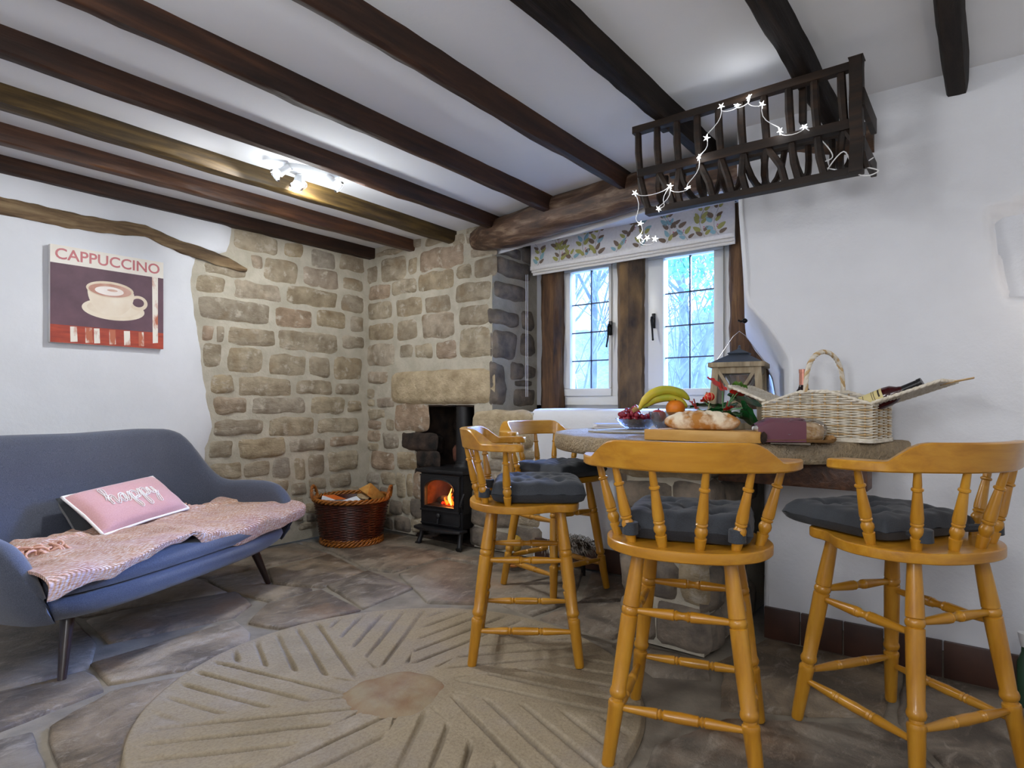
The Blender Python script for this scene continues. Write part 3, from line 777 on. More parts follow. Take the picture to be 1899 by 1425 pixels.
# ---- string of star lights
STARS = [(1.005,2.196),(.94,2.188),(.885,2.2),(.84,2.165),(1.005+.06,2.085),(1.075,2.018)]
stars = thing('star_light_string', 'lit string of small star lights draped over the hay rack', 'fairy lights', (RX - .03, .76, 1.9))
SP = [(.803,2.188),(.743,2.175),(.70,2.192),(.653,2.150),(.860,2.082),(.890,2.015),(.935,1.905),(1.01,1.928),(1.06,1.845),(1.165,1.932),(1.14,1.80),(1.145,1.745),(1.11,1.735),(1.075,1.725),(.59,2.035),(.51,2.028)]
wirep = [(-.0, y - .76, z - 1.9) for y, z in SP]
def starmesh(rot, tilt):
    g = G(); R = Matrix.Rotation(rot, 4, 'Z') @ Matrix.Rotation(tilt, 4, 'Y') @ Matrix.Rotation(PI / 2, 4, 'Y')
    pts = []
    for k in range(10):
        r = .0145 if k % 2 == 0 else .0045; a = PI * k / 5 + rot * 2
        pts.append((r * math.cos(a), r * math.sin(a)))
    vs = [(x, y, 0) for x, y in pts] + [(0, 0, .004), (0, 0, -.004)]
    g.add(vs, [(k, (k + 1) % 10, 10) for k in range(10)] + [((k + 1) % 10, k, 11) for k in range(10)], R)
    return g
for k, p in enumerate(wirep):
    s = starmesh(.5 * math.sin(k * 2.1), .7 * math.sin(k * 1.3)).build('star', 'star_glow', stars, smooth=0, loc=p)
def sag(a, b, d, n=8):
    return [Vector(a).lerp(Vector(b), i / n) + Vector((-.004 * math.sin(PI * i / n), .012 * math.sin(PI * 2 * i / n), -d * math.sin(PI * i / n))) for i in range(n + 1)]
g = G()
order = [12, 11, 10, 9, 7, 8, 7, 6, 5, 4, 0, 1, 2, 3, 14, 15]
for a, b in zip(order, order[1:]): g.tube(sag(wirep[a], wirep[b], .022), .0016, 5)
g.tube(sag(wirep[11], wirep[13], .03), .0016, 5)
e = wirep[15]
pts = [tuple(e)] + [(.05, -.30, .08), (.06, -.33, .02), (.05, -.28, .0), (.07, -.35, -.03), (.05, -.31, -.035), (.03, -.37, .02), (.05, -.4, -.05), (.03, -.44, -.08), (.06, -.47, -.06), (.04, -.43, -.04), (.09, -.455, .0)]
cc = []
for i in range(len(pts) - 1):
    q0, q1, q2, q3 = [Vector(pts[max(0, min(len(pts) - 1, i + d))]) for d in (-1, 0, 1, 2)]
    for j in range(6):
        t = j / 6; cc.append(.5 * (2 * q1 + (q2 - q0) * t + (2 * q0 - 5 * q1 + 4 * q2 - q3) * t * t + (3 * q1 - q0 - 3 * q2 + q3) * t ** 3))
g.tube(cc, .0022, 5)
g.build('wire', 'white_plastic', stars)
for i in (1, 2, 5, 7, 11, 14):
    p = wirep[i]; lamp('star_glow_light', 'POINT', (RX - .05 + p[0], .76 + p[1], 1.9 + p[2]), .10, (.97, .98, 1.0), .02)

# ---- ceiling spotlight cluster
spot = thing('ceiling_spotlight', 'white ceiling light with four lit swivelling spot heads', 'ceiling light', (1.98, 2.94, ceil_z(2.94)))
def plate(u, v):
    a = 2 * PI * v; r = min(1, u * 1.25); z = -.0 if u > .8 else -.032
    z = 0 if u > .85 else -.034 * (1 if r < .85 else 1 - ((r - .85) / .15) ** 2 * .5)
    w = .15 + .0; h = .052 + .018 * math.cos(a) ** 2
    return (r * w * math.cos(a), r * h * math.sin(a), z)
G().grid(plate, 10, 40, cv=True).build('base_plate', 'white_enamel', spot, rot=(0, 0, -.35), smooth=50)
heads = [((-.17, .02, -.055), (-.72, .30, -.62), 38), ((-.07, .035, -.075), (-.38, -.25, -.9), 38), ((.075, -.075, -.06), (.42, -.62, -.66), 38), ((-.04, .06, -.045), (.55, .70, -.45), 34)]
for i, (p, dvec, en) in enumerate(heads):
    dv = Vector(dvec).normalized(); q = dv.to_track_quat('Z', 'Y').to_matrix().to_4x4()
    Mh = Matrix.Translation(p) @ q
    hd = G().lathe([(.0, -.045), (.017, -.043), (.019, -.03), (.021, .012), (.0235, .02)], 20, Mh).build('spot_head', 'white_enamel', spot)
    g = G().tube([(p[0] * .55, p[1] * .55, -.02), (p[0] * .8, p[1] * .8, p[2] * .75), Vector(p) - dv * .012], .005, 8); g.build('arm', 'white_enamel', spot)
    g = G().lathe([(.012, .012), (.016, .03), (.0255, .042), (.024, .046), (.001, .046)], 20, Mh); g.build('lamp', 'lamp_glow', hd)
    g = G().lathe([(.026, .040), (.035, .046), (.036, .050), (.027, .045)], 22, Mh); g.build('glass_rim', 'crystal', hd)
    wp = Vector((1.98, 2.94, ceil_z(2.94))) + Vector(p) + dv * .056
    lamp('spot_lamp', 'SPOT', wp, en * 1.05, (.96, .98, 1.0), .024, dv.to_track_quat('-Z', 'Y').to_euler(), spot_size=math.radians(124), spot_blend=.85)
lamp('spot_spill', 'POINT', (1.95, 2.9, 1.98), 9, (.95, .99, 1.0), .05)

# ---- canvas picture: CAPPUCCINO
pic = thing('canvas_picture', 'canvas print of a cappuccino cup with the word CAPPUCCINO, on the plaster wall', 'picture', (1.383, BY - .03, 1.662))
PW, PH = .588, .545
G().box((0, -.014, 0), (PW, .032, PH)).build('canvas', 'paper_white', pic, bevel=.002)
yF = -.0305
def flat(name, poly, c, dy, rough=.6):
    if c not in M:
        two(c, c, c, 6, rough)
    z = yF - dy
    g = G(); n = len(poly)
    g.add([(x, z, y) for x, y in poly], [tuple(range(n))]); return g.build(name, c, pic, smooth=0)
two('paint_plum', '#6b4c58', '#543a46', 7, .6, lo=.3, hi=.7); two('paint_red', '#b4492f', '#93372a', 9, .6, sc=(1, 1, 5)); two('paint_cream', '#e9e4da', '#e2dacd', 9, .6)
two('paint_cup', '#ece2d0', '#dccbb4', 4, .6); two('paint_coffee', '#b98674', '#dfc4b2', 5, .6); two('paint_stroke', '#e9e2d6', '#b9694c', 16, .6, sc=(1, 1, .4), lo=.5, hi=.6)
two('paint_saucer', '#e6d9c4', '#cfbca2', 5, .6); two('paint_letter', '#b9676b', '#c97f80', 12, .6); two('paint_foam', '#efe8e2', '#e5d8cf', 6, .6)
hw, hh = PW / 2, PH / 2
flat('header_paint', [(-hw, .172), (hw, .172), (hw, hh), (-hw, hh)], 'paint_cream', .0000)
flat('background_paint', [(-hw, -.172), (hw, -.172), (hw, .172), (-hw, .172)], 'paint_plum', .0000)
flat('band_paint', [(-hw, -hh), (hw, -hh), (hw, -.172), (-hw, -.172)], 'paint_red', .0000)
def ell(cx, cz, rx, rz, n=40, a0=0, a1=2 * PI): return [(cx + rx * math.cos(lerp(a0, a1, i / n)), cz + rz * math.sin(lerp(a0, a1, i / n))) for i in range(n)]
flat('saucer_paint', ell(.02, -.058, .165, .062), 'paint_saucer', .0004)
flat('saucer_paint', ell(.02, -.052, .14, .046), 'paint_cup', .0006)
flat('handle_paint', ell(.15, -.002, .052, .045), 'paint_cup', .0008)
flat('handle_paint', ell(.15, .0, .032, .026), 'paint_plum', .0010)
flat('cup_paint', [(-.122, .055)] + [(-.122 + .005 + .235 * 0 + .122 - .122 * math.cos(a) * 1.0, .045 - .142 * math.sin(a)) for a in [PI * k / 24 for k in range(25)]] + [(.122, .055)], 'paint_cup', .0012)
flat('rim_paint', ell(.0, .058, .124, .048), 'paint_saucer', .0014)
flat('coffee_paint', ell(.0, .054, .112, .038), 'paint_coffee', .0016)
flat('foam_paint', ell(-.005, .05, .075, .026), 'paint_foam', .0018)
flat('swirl_paint', ell(.01, .055, .028, .007), 'paint_coffee', .0020)
for x, w in ((-.182, .034), (-.108, .036), (-.068, .030), (.012, .034), (.09, .034), (.168, .03)):
    flat('stroke_paint', [(x - w / 2, -.265), (x + w / 2, -.262), (x + w / 2 - .003, -.176), (x - w / 2 - .002, -.178)], 'paint_stroke', .0006)
flat('stroke_paint', [(.232, -.24), (.262, -.235), (.262, .172), (.228, .172)], 'paint_stroke', .0006)
tm = Matrix.Translation((0, yF - .0010, .222)) @ Matrix.Rotation(PI / 2, 4, 'X')
text_mesh('lettering', 'CAPPUCCINO', .086, 'paint_letter', pic, tm @ Matrix.Scale(1.0, 4), .0003, .0012, 1.0)

# ---- roman blind with a printed trail of leaves
bl = thing('roman_blind', 'cream roman blind printed with leaf sprigs, half raised over the window', 'blind', (3.66, 1.925, 2.0))
HWB = .748
def bz(z): return z - 2.0
def cloth(x0, z0, z1, th, amp, name, par=bl, ins=0):
    def f(u, v):
        y = lerp(HWB - ins, -HWB + ins, u); z = lerp(z0, z1, v)
        return (x0 + amp * nz(y * 2, z * 3, x0 * 9, 2) + amp * math.sin(v * PI) * .5, y, z)
    g = G().grid(f, 40, 10)
    def f2(u, v):
        p = f(u, v); return (p[0] + th, p[1], p[2])
    g.grid(f2, 40, 10)
    return g.build(name, 'blind_cloth', par, smooth=60)
two('blind_cloth', '#d9d5ce', '#e2ded8', 60, .9, .1, 300, .001)
cloth(-.004, .04, .262, .003, .006, 'cloth')
for k in range(3): cloth(-.010 + k * .012, .034 - k * .017, .062 - k * .017, .010, .002, 'fold', ins=.003 * k)
G().span((-.006, -HWB, .252), (.03, HWB, .275)).build('head_rail', 'beam_black', bl)
plain('print_brown', '#7d6a58', .9); plain('print_green', '#a9a55e', .9); plain('print_blue', '#8fb4ba', .9); plain('print_red', '#c8566a', .9); plain('print_stem', '#6d5a50', .9)
def fx(y, z): return -.0062 + .006 * nz(y * 2, z * 3, -.036, 2) + .003 * math.sin((z - .04) / .222 * PI)
gl = {k: G() for k in ('print_brown', 'print_green', 'print_blue', 'print_red', 'print_stem')}
def leaf(col, y, z, L, a):
    pts = []
    for k in range(10):
        t = k / 10 * 2 * PI; px = L * .5 * math.cos(t); pz = L * .24 * math.sin(t) * (1 - .35 * math.cos(t))
        yy = y - (px * math.cos(a) - pz * math.sin(a)); zz = z + px * math.sin(a) + pz * math.cos(a)
        zz = min(.256, max(.044, zz)); yy = min(HWB - .003, max(-HWB + .003, yy)); pts.append((fx(yy, zz), yy, zz))
    gl[col].add(pts, [tuple(range(10))])
rr = random.Random(3)
for s in range(11):
    y0 = HWB - .06 - s * .138; up = s % 2
    pts = []
    for k in range(9):
        t = k / 8; z = .05 + .2 * t; y = y0 - .05 * math.sin(t * 3 + s) - .05 * t * (1 if up else -1)
        y = min(HWB - .01, max(-HWB + .01, y)); pts.append((fx(y, z) - .0002, y, z))
        if k in (1, 2, 4, 5, 7):
            for sd in (-1, 1):
                col = rr.choice(['print_brown', 'print_brown', 'print_green', 'print_green', 'print_blue'])
                a = PI / 2 + sd * rr.uniform(.5, 1.2); L = rr.uniform(.044, .062)
                leaf(col, y - math.cos(a) * L * .75, z + math.sin(a) * L * .6, L, a)
        if k == 3 or (k == 6 and up): 
            leaf('print_red', y - .022, z + .004, .012, .3); leaf('print_red', y - .018, z - .006, .010, 1.2)
    gl['print_stem'].tube(pts, .0009, 4)
for k, g in gl.items(): tag(g.build('leaf_print', k, bl, smooth=0), kind='stuff')
chain = thing('blind_chain', 'beaded pull chain hanging at the left of the window blind', 'chain', (3.62, 2.69, 1.1))
g = G()
for s in (0, .016): g.tube([(0, -s, 0), (0, -s, .9)], .0018, 5)
for k in range(90):
    for s in (0, .016): g.ball((0, -s, .01 * k), .0028, 5, 4)
tag(g.build('beads', 'white_plastic', chain), kind='stuff')
hook = thing('wall_hook', 'small black hook on the window reveal above the lantern', 'hook', (2.93, .885, 1.437))
g = G().ball((0, .012, 0), .012, 10, 8); g.tube([(0, 0, 0), (0, .03, -.002), (-.005, .042, .004)], .005, 6); g.build('peg', 'black_metal', hook)
# ================================================================== SOFA
sofa = thing('sofa', 'two seat blue grey upholstered sofa with wraparound back on dark tapered legs', 'sofa', (1.24, 3.26, 0), math.radians(24.8))
# plan of the wraparound shell, from left arm front round the back to the right arm front
def shell_pt(s):
    """s in [-1,1] -> (x, y) centreline of wall, and outward normal later"""
    t = abs(s); sg = 1 if s > 0 else -1
    tab = [(0, 0, .375), (.2, .30, .375), (.36, .555, .365), (.46, .685, .31), (.56, .75, .18), (.68, .785, .03), (.82, .80, -.14), (.93, .795, -.265), (1.0, .757, -.345)]
    x = interp([(a, b) for a, b, c in tab], t); y = interp([(a, c) for a, b, c in tab], t)
    return x * sg, y
def shell_top(s):
    return interp([(0, .90), (.25, .908), (.38, .898), (.445, .845), (.495, .72), (.54, .62), (.60, .575), (.72, .580), (.82, .575), (.90, .545), (.95, .47), (.985, .37), (1.0, .33)], abs(s))
def smooth_pt(s):
    xs = ys = 0
    for d in (-.04, -.02, 0, .02, .04):
        p = shell_pt(max(-1, min(1, s + d))); xs += p[0]; ys += p[1]
    return xs / 5, ys / 5
NS = 90
def shell(u, v):
    s = u * 2 - 1
    x, y = smooth_pt(s); a = smooth_pt(max(-1, s - .02)); b = smooth_pt(min(1, s + .02))
    tx, ty = b[0] - a[0], b[1] - a[1]; L = math.hypot(tx, ty) or 1; nx, ny = -ty / L, tx / L     # outward
    top = sum(shell_top(max(-1, min(1, s + d))) for d in (-.03, -.015, 0, .015, .03)) / 5
    th = .042 * (1 if abs(s) < .9 else math.sqrt(max(.04, 1 - ((abs(s) - .9) / .105) ** 2)))
    k = int(round(v * 18)) % 18
    zb = .285
    prof = [(-.13, .235), (-.05, .25), (.55, .30)]
    if k < 8:      # outside, rising
        t = k / 7; z = lerp(.24, top - th, t)
        lean = lerp(-.085, 0, min(1, (z - .24) / .2) ** .6) + .06 * (z - .45) * (1 if abs(s) < .6 else .5)
        o = th + lean
    elif k < 12:   # rounded top
        t = (k - 7) / 5 * PI; z = top - th + th * math.sin(t); o = th * math.cos(t) + .06 * (top - .45) * (1 if abs(s) < .6 else .5)
    else:          # inside, falling
        t = (k - 12) / 5; z = lerp(top - th, .30, t)
        o = -th + .06 * (z - .45) * (1 if abs(s) < .6 else .5)
    return (x + nx * o, y + ny * o, z)
g = G().grid(shell, NS, 18, cv=True)
g.f.append(tuple(range(18))); g.f.append(tuple(range((NS - 1) * 18, NS * 18)))
g.build('shell', 'sofa_fabric', sofa, smooth=60)
def rrect(w, d0, d1, bulge, n=64):
    pts = []
    for i in range(n):
        a = 2 * PI * i / n; c, s_ = math.cos(a), math.sin(a); p = 5
        q = (abs(c) ** p + abs(s_) ** p) ** (1 / p)
        x, y = c / q, s_ / q
        yy = (d0 + d1) / 2 + y * (d1 - d0) / 2
        if y < 0: yy -= bulge * (1 - x * x) * (-y)
        pts.append((x * w, yy))
    return pts
def slab(rings, name, mat, parent, n=64):
    vs = []; fs = []
    for (w, d0, d1, b, z) in rings: vs += [(x, y, z) for x, y in rrect(w, d0, d1, b, n)]
    m = len(rings)
    for r in range(m - 1):
        for i in range(n): fs.append((r * n + i, r * n + (i + 1) % n, (r + 1) * n + (i + 1) % n, (r + 1) * n + i))
    fs.append(tuple(range(n))[::-1]); fs.append(tuple((m - 1) * n + i for i in range(n)))
    return G().add(vs, fs).build(name, mat, parent, smooth=70)
slab([(.62, -.26, .30, .02, .215), (.70, -.320, .34, .03, .232), (.765, -.352, .36, .030, .262), (.785, -.36, .36, .030, .29), (.775, -.355, .36, .030, .312), (.74, -.33, .34, .03, .322)], 'seat_base', 'sofa_fabric', sofa)
slab([(.72, -.31, .30, .03, .322), (.755, -.34, .32, .034, .332), (.772, -.352, .325, .036, .355), (.768, -.348, .32, .035, .385), (.74, -.32, .31, .03, .402), (.4, -.15, .2, .01, .412)], 'seat_cushion', 'sofa_fabric', sofa)
for sx in (-1, 1):
    for yt, yb in ((-.20, -.257), (.22, .262)):
        G().tube([(sx * .56, yt, .24), (sx * .635, yb, 0)], [.027, .0145], 14).build('leg', 'dark_leg', sofa)

# ---- knitted throw laid over the seat
thr = thing('throw_blanket', 'peach and mauve knitted throw spread over the sofa seat', 'blanket', (1.24, 3.26, 0), math.radians(24.8))
def thf(u, v):
    x = lerp(-.79, .785, u)
    fr = -.378 - .008 * math.sin(u * 9)                        # front edge
    bk = lerp(.12, .20, math.sin(u * PI)) + .03 * nz(u * 5, 1, 1)
    y = lerp(fr, bk, v)
    top = .418
    # front edge hangs lower at the right and left corners
    hang = .085 * interp([(0, .7), (.08, .85), (.2, .45), (.36, .0), (.44, -.1), (.5, .75), (.62, 1.05), (.8, 1.0), (1, .75)], u)
    z = top + .018 + .022 * nz(x * 6, y * 6, 2) + .016 * abs(nz(x * 11 + y * 4, y * 5, 3)) * min(1, v * 2) + .024 * abs(nz(x * 4 + y * 3, y * 4, 9, 1.2)) + .014 * max(0, math.sin(x * 16 + y * 18)) * (1 if u < .5 else .4)
    e = max(0, 1 - v / .2)
    z -= e ** 1.6 * (hang + .012); y = lerp(y, fr, min(1, e * 1.7) ** .6 * .9) - .012 * math.sin(e * PI)
    fold = .02 * math.exp(-((u - .46) / .035) ** 2) * (1 - v) * 1.4 + .026 * math.exp(-((u - .13) / .05) ** 2) * math.exp(-((v - .45) / .12) ** 2) + .02 * math.exp(-((u - .09) / .03) ** 2) * math.exp(-((v - .25) / .1) ** 2)
    z += fold
    # rides up against the right arm
    if u > .86: z += (u - .86) / .14 * .018 * (1 - .3 * v); 
    if u < .08: z += (.08 - u) / .08 * .02 * v
    if v > .8: z += .02 * abs(nz(x * 11, v * 3, 4)) + .01
    if u > .9 and v < .3: x += .03 * (u - .9) / .1
    return (x, y, z)
g = G().grid(thf, 130, 60)
def thf2(u, v):
    p = thf(u, v); return (p[0], p[1] + .004, p[2] - .011)
g.grid(thf2, 130, 60)
n = 60
for i in range(129): g.f.append((i * n, (i + 1) * n, 130 * n + (i + 1) * n, 130 * n + i * n)); 
for j in range(59): g.f.append((j, j + 1, 130 * n + j + 1, 130 * n + j)); g.f.append((129 * n + j, 129 * n + j + 1, 2 * 130 * n - n + j + 1, 2 * 130 * n - n + j))
g.build('blanket', 'throw_knit', thr, smooth=80)
g = G(); rr = random.Random(5)
for base in ((-.58, .05, 22), (.43, .19, 16), (-.5, -.02, 10)):
    for k in range(base[2]):
        a = rr.uniform(0, 2 * PI); x, y = base[0] + rr.uniform(-.07, .07), base[1] + rr.uniform(-.05, .05)
        pts = [(x + .05 * t * math.cos(a + t) + .012 * math.sin(6 * t + k), y + .05 * t * math.sin(a + t), .432 + .022 * math.sin(t * PI) + .004 * (k % 4)) for t in [i / 7 for i in range(8)]]
        g.tube(pts, .0055, 5)
tag(g.build('fringe', 'fringe_yarn', thr, smooth=80), kind='stuff')

# ---- cushions
def pillow(w, h, d, n=24, seed=0):
    g = G()
    for sgn in (1, -1):
        def f(u, v, sgn=sgn):
            x, y = u * 2 - 1, v * 2 - 1
            e = max(0, (1 - x ** 4) * (1 - y ** 4)) ** .42
            pinch = 1 - .05 * (1 - abs(x)) * abs(y) - .05 * (1 - abs(y)) * abs(x) * .6
            return (x * w / 2 * pinch, sgn * d / 2 * e * (1 + .15 * nz(x * 2, y * 2, seed)), y * h / 2 * pinch)
        g.grid(f, n, n)
    return g
hp = thing('lumbar_cushion', 'pink velvet cushion with white piping stitched with the word happy', 'cushion', (1.252, 3.436, .43), math.radians(24.8))
SO = Matrix.Rotation(math.radians(24.8), 4, 'Z')
PWc, PHc = .56, .275
def cushion_frame():
    # cushion local frame: x along, y towards the back, tipped back
    return Matrix.Translation((0, 0, .110)) @ Matrix.Rotation(math.radians(3), 4, 'Z') @ Matrix.Rotation(math.radians(-3), 4, 'Y') @ Matrix.Rotation(math.radians(-52), 4, 'X')
CM = cushion_frame()
g = G(); pg = pillow(PWc, PHc, .10); g.add(pg.v, pg.f, CM); g.build('cover', 'pink_velvet', hp, smooth=180)
edge = []
for i in range(80):
    t = i / 80 * 4; k = int(t); q = (t - k) * 2 - 1
    x, y = [(q, -1), (1, q), (-q, 1), (-1, -q)][k]
    pinch = 1 - .05 * (1 - abs(x)) * abs(y) - .05 * (1 - abs(y)) * abs(x) * .6
    edge.append(CM @ Vector((x * PWc / 2 * pinch, 0, y * PHc / 2 * pinch)))
G().tube(edge, .0068, 8, closed=True).build('piping', 'white_cord', hp)
# the word, in looping corded script: each letter a doubled line
def surf(x, z):
    X, Z = x / (PWc / 2), z / (PHc / 2)
    e = max(0, (1 - X ** 4) * (1 - Z ** 4)) ** .42
    return CM @ Vector((x, -.05 * e * (1 + .15 * nz(X * 2, Z * 2, 0)) - .003, z))
def bez(pts, n=10):
    out = []
    for i in range(len(pts) - 1):
        p0 = pts[max(0, i - 1)]; p1 = pts[i]; p2 = pts[i + 1]; p3 = pts[min(len(pts) - 1, i + 2)]
        for j in range(n):
            t = j / n
            out.append(tuple(.5 * (2 * p1[k] + (p2[k] - p0[k]) * t + (2 * p0[k] - 5 * p1[k] + 4 * p2[k] - p3[k]) * t * t + (3 * p1[k] - p0[k] - 3 * p2[k] + p3[k]) * t ** 3) for k in (0, 1)))
    out.append(pts[-1]); return out
strokes = [
 [(0, .5), (.35, 1.25), (.55, 2.0), (.4, 2.2), (.28, 1.8), (.3, .0), (.32, .6), (.6, 1.02), (.82, .8), (.82, .1), (1.0, .0), (1.25, .4), (1.55, .95), (1.95, .95), (1.75, 1.02), (1.4, .7), (1.5, .1), (1.8, .15), (1.98, .9), (1.98, .1), (2.15, .05), (2.4, .6), (2.55, .95), (2.5, -.9), (2.6, -1.2), (2.75, -.9), (2.6, .1), (2.7, .8), (3.0, 1.0), (3.2, .7), (3.1, .15), (2.8, .05), (3.2, .1), (3.5, .6), (3.65, .95), (3.6, -.9), (3.7, -1.2), (3.85, -.9), (3.72, .1), (3.8, .8), (4.1, 1.0), (4.3, .7), (4.2, .15), (3.95, .05), (4.3, .1), (4.55, .5), (4.7, .95), (4.68, .3), (4.9, .05), (5.15, .3), (5.25, .95), (5.2, -.2), (5.0, -1.1), (4.8, -1.0), (5.0, -.4), (5.5, .3)]]
g = G()
for st in strokes:
    c = bez(st, 6); N = len(c)
    for off in (-.10, .10):
        line = []
        for i in range(N):
            a, b_ = c[max(0, i - 1)], c[min(N - 1, i + 1)]; tx, ty = b_[0] - a[0], b_[1] - a[1]; L = math.hypot(tx, ty) or 1
            x, z = c[i][0] - ty / L * off, c[i][1] + tx / L * off
            line.append(surf(-.015 + (x - 2.6) * .056, .012 + (z - .5) * .049))
        g.tube(line, .0021, 5)
g.build('lettering', 'white_cord', hp)
dk = thing('scatter_cushion', 'dark charcoal cushion tucked behind the pink one on the sofa', 'cushion', (1.13, 3.44, .42), math.radians(24.8))
g = G(); pg = pillow(.34, .22, .10, 18, 3); g.add(pg.v, pg.f, Matrix.Translation((.0, .02, .095)) @ Matrix.Rotation(math.radians(-38), 4, 'X')); g.build('cover', 'charcoal_fabric', dk, smooth=180)

# ================================================================== LOG BASKET
bk = thing('log_basket', 'round dark wicker log basket with tan rims and two loop handles by the wall corner', 'basket', (2.90, 3.80, 0))
RT, RB, HB = .272, .215, .335
g = G(); rows, cols = 30, 28
for r in range(rows):
    z = .03 + (HB - .06) * r / (rows - 1); R = lerp(RB, RT, z / HB)
    pts = [((R + .006 * (1 if (c + r) % 2 else -1)) * math.cos(2 * PI * c / cols), (R + .006 * (1 if (c + r) % 2 else -1)) * math.sin(2 * PI * c / cols), z) for c in range(cols)]
    g.tube(pts, .0062, 5, closed=True)
tag(g.build('weave', 'wicker_dark', bk, smooth=80), kind='stuff')
g = G().grid(lambda u, v: ((lerp(RB, RT, u) - .012) * math.cos(2 * PI * v), (lerp(RB, RT, u) - .012) * math.sin(2 * PI * v), lerp(.01, HB - .01, u)), 3, 36, cv=True)
g.lathe([(.0, .008), (RB - .01, .008), (RB - .01, .02), (0, .02)], 30)
g.build('lining', 'wicker_dark', bk)
def braid(z, R, r, k, name):
    g = G()
    for ph in range(3):
        g.tube([((R + r * .9 * math.cos(a * k + ph * 2.1)) * math.cos(a), (R + r * .9 * math.cos(a * k + ph * 2.1)) * math.sin(a), z + r * .9 * math.sin(a * k + ph * 2.1)) for a in [2 * PI * i / 150 for i in range(150)]], r * .62, 5, closed=True)
    return g.build(name, 'wicker_brown', bk, smooth=80)
braid(HB, RT + .002, .013, 14, 'rim'); braid(.018, RB + .004, .014, 14, 'base_rim'); braid(.042, RB + .007, .010, 16, 'base_rim')
for s in (-1, 1):
    a0 = math.radians(-52) if s > 0 else math.radians(128)
    c, sn = math.cos(a0), math.sin(a0); g = G()
    for ph in range(2):
        pts = []
        for i in range(25):
            t = i / 24 * PI; w = .06 * math.cos(t); h = HB + .0 + .085 * math.sin(t)
            tw = .006 * math.cos(i * 1.1 + ph * PI); R = RT + .008 + .015 * math.sin(t)
            pts.append((R * c - w * sn + tw * c, R * sn + w * c + tw * sn, h + .006 * math.sin(i * 1.1 + ph * PI)))
        g.tube(pts, .0085, 6)
    g.build('handle', 'wicker_brown', bk, smooth=80)
# contents
pk = thing('firelighter_box', 'orange and white box lying in the log basket', 'box', (2.78, 3.86, .318), .35)
G().box((0, 0, 0), (.16, .11, .05), (.25, .12, 0)).build('carton', 'firelighter_white', pk, bevel=.002)
G().box((0, 0, .0262), (.14, .112, .003), (.25, .12, 0), Matrix.Translation((.006, -.006, 0))).build('lid', 'firelighter_orange', pk)
wb = thing('firelighter_packet', 'white paper packet lying in front of the orange box in the log basket', 'packet', (2.82, 3.70, .318), -.2)
G().box((0, 0, 0), (.12, .07, .035), (.35, -.2, 0)).build('wrap', 'firelighter_white', wb, bevel=.004)
lg = thing('firewood_log', 'round log standing with its sawn end up in the middle of the basket', 'log', (2.93, 3.76, .19))
G().lathe([(.05, 0), (.053, .16), (.05, .165)], 14, Matrix.Rotation(.35, 4, 'X')).build('bark', 'bark', lg)
G().lathe([(0, .166), (.048, .166), (.048, .17), (0, .171)], 14, Matrix.Rotation(.35, 4, 'X')).build('sawn_end', 'cut_log', lg)
sp = thing('split_log', 'pale split log propped up against the right side of the basket', 'log', (3.03, 3.70, .335), -.5)
MS = Matrix.Translation((-.02, 0, .0)) @ Matrix.Rotation(.75, 4, 'Y') @ Matrix.Rotation(.5, 4, 'Z')
g = G(); vs = []
for x in (-.10, .12):
    vs += [(x, -.065, -.01), (x, .06, -.02), (x, .0, .075)]
g.add(vs, [(0, 1, 2), (5, 4, 3), (0, 3, 4, 1), (1, 4, 5, 2), (2, 5, 3, 0)], MS); g.build('split_face', 'split_log', sp, bevel=.006)

# ================================================================== STOVE
st = thing('wood_stove', 'small black cast iron wood stove alight in the stone fireplace', 'stove', (3.36, 3.175, 0), math.radians(180 + 4))
# local +x faces the room, +y is to the image right
F = .155
g = G(); W2 = .215
for sy in (-1, 1): g.span((-.17, sy * (W2 - .012), .135), (F - .012, sy * (W2 - .03), .535))
g.span((-.17, -W2 + .012, .135), (-.15, W2 - .012, .535)); g.span((-.17, -W2 + .012, .135), (F - .012, W2 - .012, .262)); g.span((-.17, -W2 + .012, .515), (F - .012, W2 - .012, .535))
for sy in (-1, 1): g.span((F - .03, sy * (W2 - .012), .262), (F - .012, sy * .16, .515))
g.build('body', 'cast_iron', st, bevel=.012)
G().span((-.19, -W2 - .012, .535), (F + .022, W2 + .012, .562)).build('top_plate', 'cast_iron', st, bevel=.008)
# door with arched opening
def arch(w, z0, zs, rise, n=18):
    return [(-w, z0), (w, z0)] + [(w * math.cos(PI * k / n), zs + rise * math.sin(PI * k / n)) for k in range(n + 1)]
inner = arch(.138, .292, .415, .07)
outer = []
for y, z in inner:
    dy, dz = y, z - .39; k = min(.186 / max(1e-6, abs(dy)), (.122 if dz > 0 else .128) / max(1e-6, abs(dz))); outer.append((dy * k, .39 + dz * k))
def ringmesh(o, i, x0, x1):
    g = G(); n = len(o)
    vs = [(x0, y, z) for y, z in o] + [(x1, y, z) for y, z in o] + [(x1, y, z) for y, z in i] + [(x0, y, z) for y, z in i]
    fs = []
    for k in range(n):
        j = (k + 1) % n
        for a in range(3): fs.append((a * n + k, a * n + j, (a + 1) * n + j, (a + 1) * n + k))
    return g.add(vs, fs)
door = ringmesh(outer, inner, F - .014, F + .014).build('door', 'cast_iron', st, bevel=.004)
n = len(inner)
g = G().add([(F + .002, y, z) for y, z in inner], [tuple(range(n))]); g.build('door_glass', 'stove_glass', door, smooth=0)
g = G().tube([(F + .016, y * 1.04, (z - .36) * 1.05 + .36) for y, z in inner], .006, 6, closed=True); g.build('bead', 'cast_iron', door)
